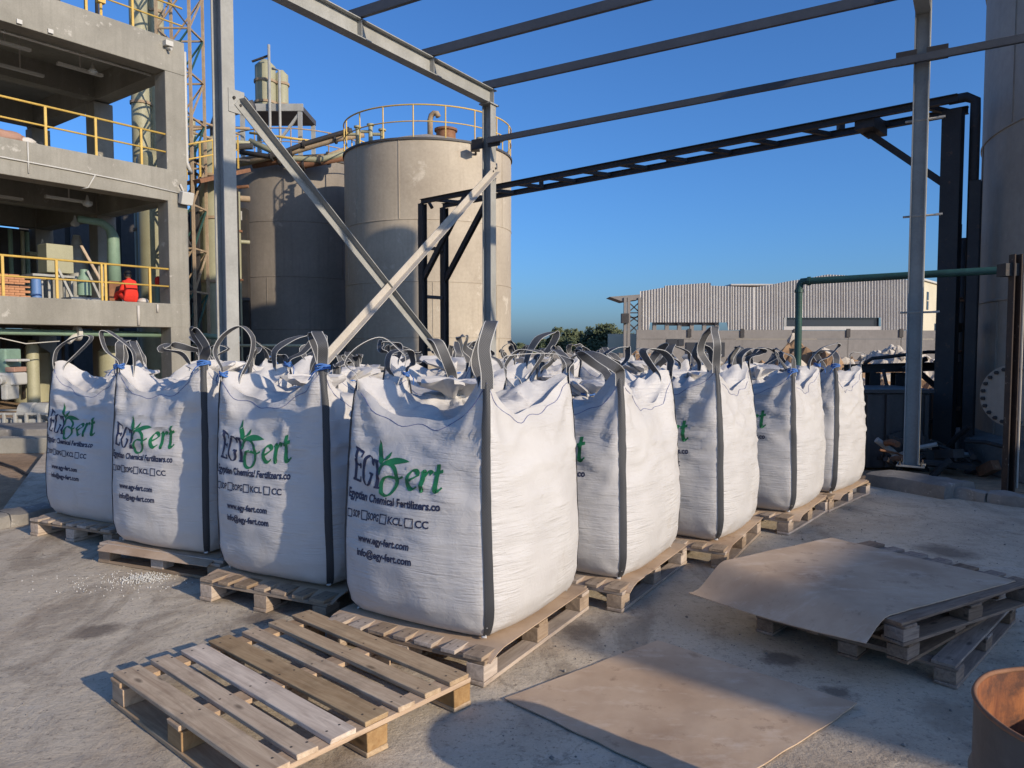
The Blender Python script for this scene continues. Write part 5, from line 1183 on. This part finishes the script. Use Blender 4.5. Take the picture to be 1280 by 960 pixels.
    def G(s, v, off_=0.0):
        fs = (s % 4) * NS; i0 = int(math.floor(fs)); fu = fs - i0; i0 %= n4; i1 = (i0 + 1) % n4; j = 0
        while j < NRr - 2 and vvals[j + 1] < v: j += 1
        fv = min(1, max(0, (v - vvals[j]) / (vvals[j + 1] - vvals[j])))
        a, b, c, d_ = grid[j][i0], grid[j][i1], grid[j + 1][i1], grid[j + 1][i0]
        p = a.lerp(b, fu).lerp(d_.lerp(c, fu), fv)
        if off_:
            nn = (b.lerp(c, fv) - a.lerp(d_, fv)).cross(d_.lerp(c, fu) - a.lerp(b, fu))
            if nn.length > 1e-9: p = p + nn.normalized() * off_
        return p
    # print on face 0
    if printed and hi:
        for nm, (vs, fs), mt in PRINTS:
            m2 = MB(); m2.v = [G(.03 + .94 * (x / .90), (z) / H0, .0022) for x, z in vs]; m2.f = list(fs); local(nm, m2, mt, body, True)
    # blue stitched hem
    m2 = MB(); m2.tube([G(4 * i / 120, .965 + .008 * math.sin(i * .9), .001) for i in range(120)], .0019, 5, closed=True); local('hem_stitching', m2, M_seam, body, True)
    # corner straps and lifting loops
    W = .057
    for c in range(4):
        m2 = MB(); uv = []; nv = 30 if hi else 14
        wob = rnd.uniform(0, 6); lean_s = rnd.uniform(-.012, .012)
        for j in range(nv + 1):
            v = .015 + .985 * j / nv
            for q in range(5):
                s_ = c + ((q - 2) / 4 * .046 + lean_s * math.sin(v * 5 + wob)) / .94; p = G(s_, v, .005)
                m2.v.append(p); uv.append((q / 4, j / nv * 1.2))
        for j in range(nv):
            for q in range(4): m2.f.append((j * 5 + q, j * 5 + q + 1, (j + 1) * 5 + q + 1, (j + 1) * 5 + q))
        stp = local('corner_strap', m2, M_strap, root, True, uv)
        top = G(c, 1.0, .004); dg = V(-top.x, -top.y, 0).normalized(); tn = V(-dg.y, dg.x, 0)
        lp = (loops or {}).get(c, {})
        h = lp.get('h', rnd.uniform(.10, .21) if i_row < 3 else rnd.uniform(.05, .15)); span = lp.get('span', rnd.uniform(.08, .17)); lx = lp.get('lean', rnd.uniform(-.20, .20)); ly = lp.get('side', rnd.uniform(-.12, .12)); tw = lp.get('twist', rnd.uniform(-1.5, 1.5)); fl = lp.get('fat', rnd.uniform(.9, 1.35))
        ctrl = [top - V(0, 0, .06), top + V(0, 0, .02), top + dg * (lx * .3 - .03 * fl) + tn * ly * .3 + V(0, 0, h * .45), top + dg * (lx * .8 - .02 * fl + span * .1) + tn * ly * .8 + V(0, 0, h * .88),
                top + dg * (lx + span * .5) + tn * ly + V(0, 0, h), top + dg * (lx * .8 + span * .95 + .02 * fl) + tn * ly * .85 + V(0, 0, h * .80), top + dg * (lx * .3 + span + .02 * fl) + tn * ly * .4 + V(0, 0, h * .35), top + dg * (span * .85) + V(0, 0, -.03), top + dg * (span * .8) + V(0, 0, -.10)]
        for q_ in range(2, 7): ctrl[q_] = ctrl[q_] + V(rnd.gauss(0, .016), rnd.gauss(0, .016), rnd.gauss(0, .012))
        m2 = MB(); uv = []; pts = []; n_ = 7 if hi else 4
        for i in range(len(ctrl) - 1):
            p0 = ctrl[max(i - 1, 0)]; p1 = ctrl[i]; p2 = ctrl[i + 1]; p3 = ctrl[min(i + 2, len(ctrl) - 1)]
            for q in range(n_):
                t = q / n_; pts.append(.5 * ((2 * p1) + (p2 - p0) * t + (2 * p0 - 5 * p1 + 4 * p2 - p3) * t * t + (3 * p1 - p0 - 3 * p2 + p3) * t ** 3))
        pts.append(ctrl[-1]); m_ = len(pts); ln = 0
        for i, p in enumerate(pts):
            tg = (pts[min(i + 1, m_ - 1)] - pts[max(i - 1, 0)]).normalized(); f_ = i / (m_ - 1)
            wd = tn * math.cos(tw * math.sin(f_ * math.pi)) + dg * math.sin(tw * math.sin(f_ * math.pi)); wd = (wd - tg * wd.dot(tg)).normalized(); nn = wd.cross(tg)
            if i: ln += (p - pts[i - 1]).length
            for sg, nq in ((-1, 1), (1, 1), (1, -1), (-1, -1)):
                m2.v.append(p + wd * (sg * W * .56) + nn * (nq * .0016)); uv.append(((sg + 1) / 2, ln))
        for i in range(m_ - 1):
            for q in range(4): m2.f.append((i * 4 + q, i * 4 + (q + 1) % 4, (i + 1) * 4 + (q + 1) % 4, (i + 1) * 4 + q))
        local('lifting_loop', m2, M_web, root, 40, uv)
        if rnd.random() < .2 or lp.get('tie'):
            m2 = MB(); tc = top + V(0, 0, -.015)
            for r2 in range(3):
                m2.tube([tc + dg * (.012 + .024 * math.cos(a_)) + tn * (.042 * math.sin(a_)) + V(0, 0, (r2 - 1) * .011 + .006 * math.sin(a_ * 2 + r2)) for a_ in [i * 2 * math.pi / 14 for i in range(14)]], .006, 6, closed=True)
            m2.tube([tc - dg * .02, tc - dg * .035 + tn * .05 + V(0, 0, -.03), tc - dg * .03 + tn * .08 + V(0, 0, -.075)], .004, 5)
            local('blue_tie', m2, M_blue, root, True)
        m2 = MB(); bq = G(c, .012, .004); m2.tube([bq + V(0, 0, .012), bq - dg * .012 + V(0, 0, .0), bq - dg * .004 + tn * .02], .007, 6); local('corner_knot', m2, M_bag, root, True)
    # gathered filling spout, flopped over
    m2 = MB(); n_ = 40; h = rnd.uniform(.10, .17); la_ = rnd.uniform(0, 6.28); lx = V(math.cos(la_), math.sin(la_), 0) * rnd.uniform(.04, .13)
    prof = [(0, .22), (.2, .14), (.36, .075), (.44, .06), (.52, .075), (.7, .13), (.86, .17), (1.0, .165), (1.02, .08), (.96, .0)]
    for f_, r_ in prof:
        cc = cen + lx * f_ * f_ * 1.4 + V(0, 0, zc - .06 + h * 1.5 * f_ - .05 * max(0, f_ - .6))
        for i in range(n_):
            a_ = i / n_ * 2 * math.pi; pl_ = 1 + .30 * math.sin(a_ * 7 + ph[9] + f_ * 1.5) * (.6 if f_ < .5 else 1) + .35 * noise.noise(V(math.cos(a_) * 2, math.sin(a_) * 2, f_ * 3) + off)
            p = cc + V(math.cos(a_), math.sin(a_), 0) * r_ * pl_; p.z += .035 * noise.noise(V(math.cos(a_) * 3, math.sin(a_) * 3, f_ * 2) + off) * (f_ > .4); m2.v.append(p)
    for j in range(len(prof) - 1):
        for i in range(n_): i2 = (i + 1) % n_; m2.f.append((j * n_ + i, j * n_ + i2, (j + 1) * n_ + i2, (j + 1) * n_ + i))
    sp_ = local('filling_spout', m2, M_bag, root, 50)
    m2 = MB(); cc = cen + lx * .27 + V(0, 0, zc - .06 + h * 1.5 * .44)
    m2.tube([cc + V(math.cos(a_) * .066, math.sin(a_) * .066, .004 * math.sin(3 * a_)) for a_ in [i * 2 * math.pi / 20 for i in range(20)]], .007, 6, closed=True); local('spout_tie', m2, M_blue if seed % 3 else M_web, sp_, True)
    return root
ROT = R_(50)
Lr, Rr = V(math.sin(R_(-51.4)), math.cos(R_(-51.4)), 0), V(math.sin(R_(42.2)), math.cos(R_(42.2)), 0)
PZ = .150
def bag_from_front(px, py, rz):       # front corner pixel on the pallet top -> bag centre
    f = atz(px, py, PZ); ex = V(math.cos(rz), math.sin(rz), 0); ey = V(-math.sin(rz), math.cos(rz), 0); return f + ex * .435 + ey * .435
spots = {}
front = {(0, 0): (608, 803, 58), (1, 0): (413, 738, 62), (2, 0): (259, 695, 65), (3, 0): (150, 656, 63), (0, 1): (776, 725, 57), (0, 2): (898, 679, 57), (0, 3): (988, 642, 54), (0, 4): (1040, 617, 50)}
for k_, (px, py, rz) in front.items():
    c = bag_from_front(px, py, R_(rz)); spots[k_] = (c.x, c.y, R_(rz))
rnd = random.Random(12)
for i in range(1, 4):
    for j in range(1, 5):
        a = V(*spots[(i, 0)][:2], 0); b = V(*spots[(0, j)][:2], 0); o_ = V(*spots[(0, 0)][:2], 0); p = a + b - o_
        spots[(i, j)] = (p.x + rnd.uniform(-.05, .05), p.y + rnd.uniform(-.05, .05), R_(54 + rnd.uniform(-4, 4)))
LAB = {(0, 0): 'nearest white bulk bag at the front corner of the block, full logo showing', (1, 0): 'white bulk bag just left of the nearest one, half in shadow', (2, 0): 'third white bulk bag from the nearest along the left row',
       (3, 0): 'leftmost white bulk bag, its logo cut at the left edge', (0, 1): 'white bulk bag right behind the nearest one in the right row', (0, 2): 'third white bulk bag along the right row',
       (0, 3): 'fourth white bulk bag along the right row', (0, 4): 'rightmost white bulk bag, nearest the dark steel bin'}
PLB = {(0, 0): 'pallet and blocks under the nearest bulk bag', (1, 0): 'shaded pallet under the bag just left of the nearest one', (2, 0): 'shaded pallet under the third bag of the left row', (3, 0): 'pallet under the leftmost bulk bag beside the kerb',
       (0, 1): 'shaded pallet under the second bag of the right row', (0, 2): 'pallet under the third bag of the right row', (0, 3): 'pallet under the fourth bag of the right row', (0, 4): 'pallet under the rightmost bulk bag'}
LOOPS = {(0, 0): {1: dict(h=.27, span=.10, lean=.03, side=-.035, twist=.0, fat=.6), 0: dict(h=.20, span=.26, lean=-.02, side=0, twist=.3), 2: dict(h=.13, span=.34, lean=.02, twist=.2)},
         (1, 0): {1: dict(h=.22, span=.08, lean=.05, side=.05, twist=.2), 0: dict(h=.27, span=.14, lean=.04, twist=.5, tie=1)}, (2, 0): {1: dict(h=.21, span=.08, lean=-.05, side=.05, tie=1), 0: dict(h=.25, span=.12)},
         (3, 0): {0: dict(h=.23, span=.10, lean=.22, twist=.3), 1: dict(h=.20, tie=1, twist=.1)}, (0, 1): {1: dict(h=.13, span=.22, lean=.08, side=.14, twist=.4)}, (0, 2): {1: dict(h=.27, span=.12, lean=-.02, side=.02)}, (0, 3): {1: dict(h=.17, span=.1, lean=.02)}, (0, 4): {1: dict(h=.14, span=.3, lean=.1, tie=1)}}
pal0 = None
for n_, ((i, j), (x, y, rz)) in enumerate(sorted(spots.items(), key=lambda kv: kv[1][1])):
    fr_ = (i, j) in LAB
    rb = random.Random(100 + n_)
    make_bag('bulk_bag', LAB.get((i, j), 'white bulk bag inside the block, %s in from right row, %s back' % (('', 'first', 'second', 'third')[i], ('', 'first', 'second', 'third', 'fourth')[j])), (x, y, PZ), rz, 3 + n_ * 5 % 97, hi=fr_ or (i + j <= 3), H0=1.12 + (rb.uniform(-.05, .04) if (i, j) != (0, 0) else .0) - (.0), loops=LOOPS.get((i, j)), tilt=(rb.uniform(-.022, .022), rb.uniform(-.022, .022)), printed=True, wave=.62 if (i, j) == (0, 0) else 1.0, i_row=(i + j) if (i and j) else 0)
    lab = PLB.get((i, j), 'wooden pallet under a bulk bag inside the block'); r2 = rz + R_(rb.uniform(-3, 3)) + (0 if (i + j) % 2 or i == 0 else R_(90))
    if pal0 is None:
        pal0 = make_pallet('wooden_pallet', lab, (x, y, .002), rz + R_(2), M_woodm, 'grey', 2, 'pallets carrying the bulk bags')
        src = pal0
    else:
        cpy = copy_tree(src); cpy.location = (x, y, .002); cpy.rotation_euler = (0, 0, r2); cpy['label'] = lab
    if fr_:
        ex = V(math.cos(rz + .04), math.sin(rz + .04), 0); ey = V(-ex.y, ex.x, 0); c = V(x, y, 0); s1, s2 = (.56, .52)
        if (i, j) == (0, 0): c = c - ex * .02 + ey * .0
        o = sheet('cardboard_sheet', 'brown cardboard layer between ' + {(0, 0): 'the nearest bulk bag', (1, 0): 'the bag left of the nearest one', (2, 0): 'the third left-row bag', (3, 0): 'the leftmost bulk bag', (0, 1): 'the second right-row bag', (0, 2): 'the third right-row bag', (0, 3): 'the fourth right-row bag', (0, 4): 'the rightmost bulk bag'}[(i, j)] + ' and its pallet',
              (c - ex * s1 + ey * s2, c - ex * s1 - ey * s2, c + ex * s1 - ey * s2, c + ex * s1 + ey * s2), lambda u, v, p: .1515 - .035 * max(0, .08 - v) / .08 * rb.uniform(.95, 1.0), M_card, n=18, thick=.004, wob=.0008, seed=n_)
# ================================================================== OFF-FRAME BUILDING added out of view to shade the right of the yard
sd = V(math.sin(SUN_AZ), -math.cos(SUN_AZ), 0); sq = V(math.cos(SUN_AZ), math.sin(SUN_AZ), 0)
c = sd * 13 + sq * 3.3
shade_bld = thing('shade_building', 'plain building added out of frame behind the camera, shading the yard at right', 'building', c + sq * 6)
mb = MB(); mb.box(c + sq * 6 + sd * 2 + V(0, 0, 2.69), (12, 4, 5.38), (sq, -sd, V(0, 0, 1))); obj('wall', mb, M_conc, shade_bld)
mb = MB(); mb.box(c + sq * 6 + sd * 2 + V(0, 0, 5.46), (12.3, 4.3, .16), (sq, -sd, V(0, 0, 1))); obj('roof', mb, M_conc, shade_bld)
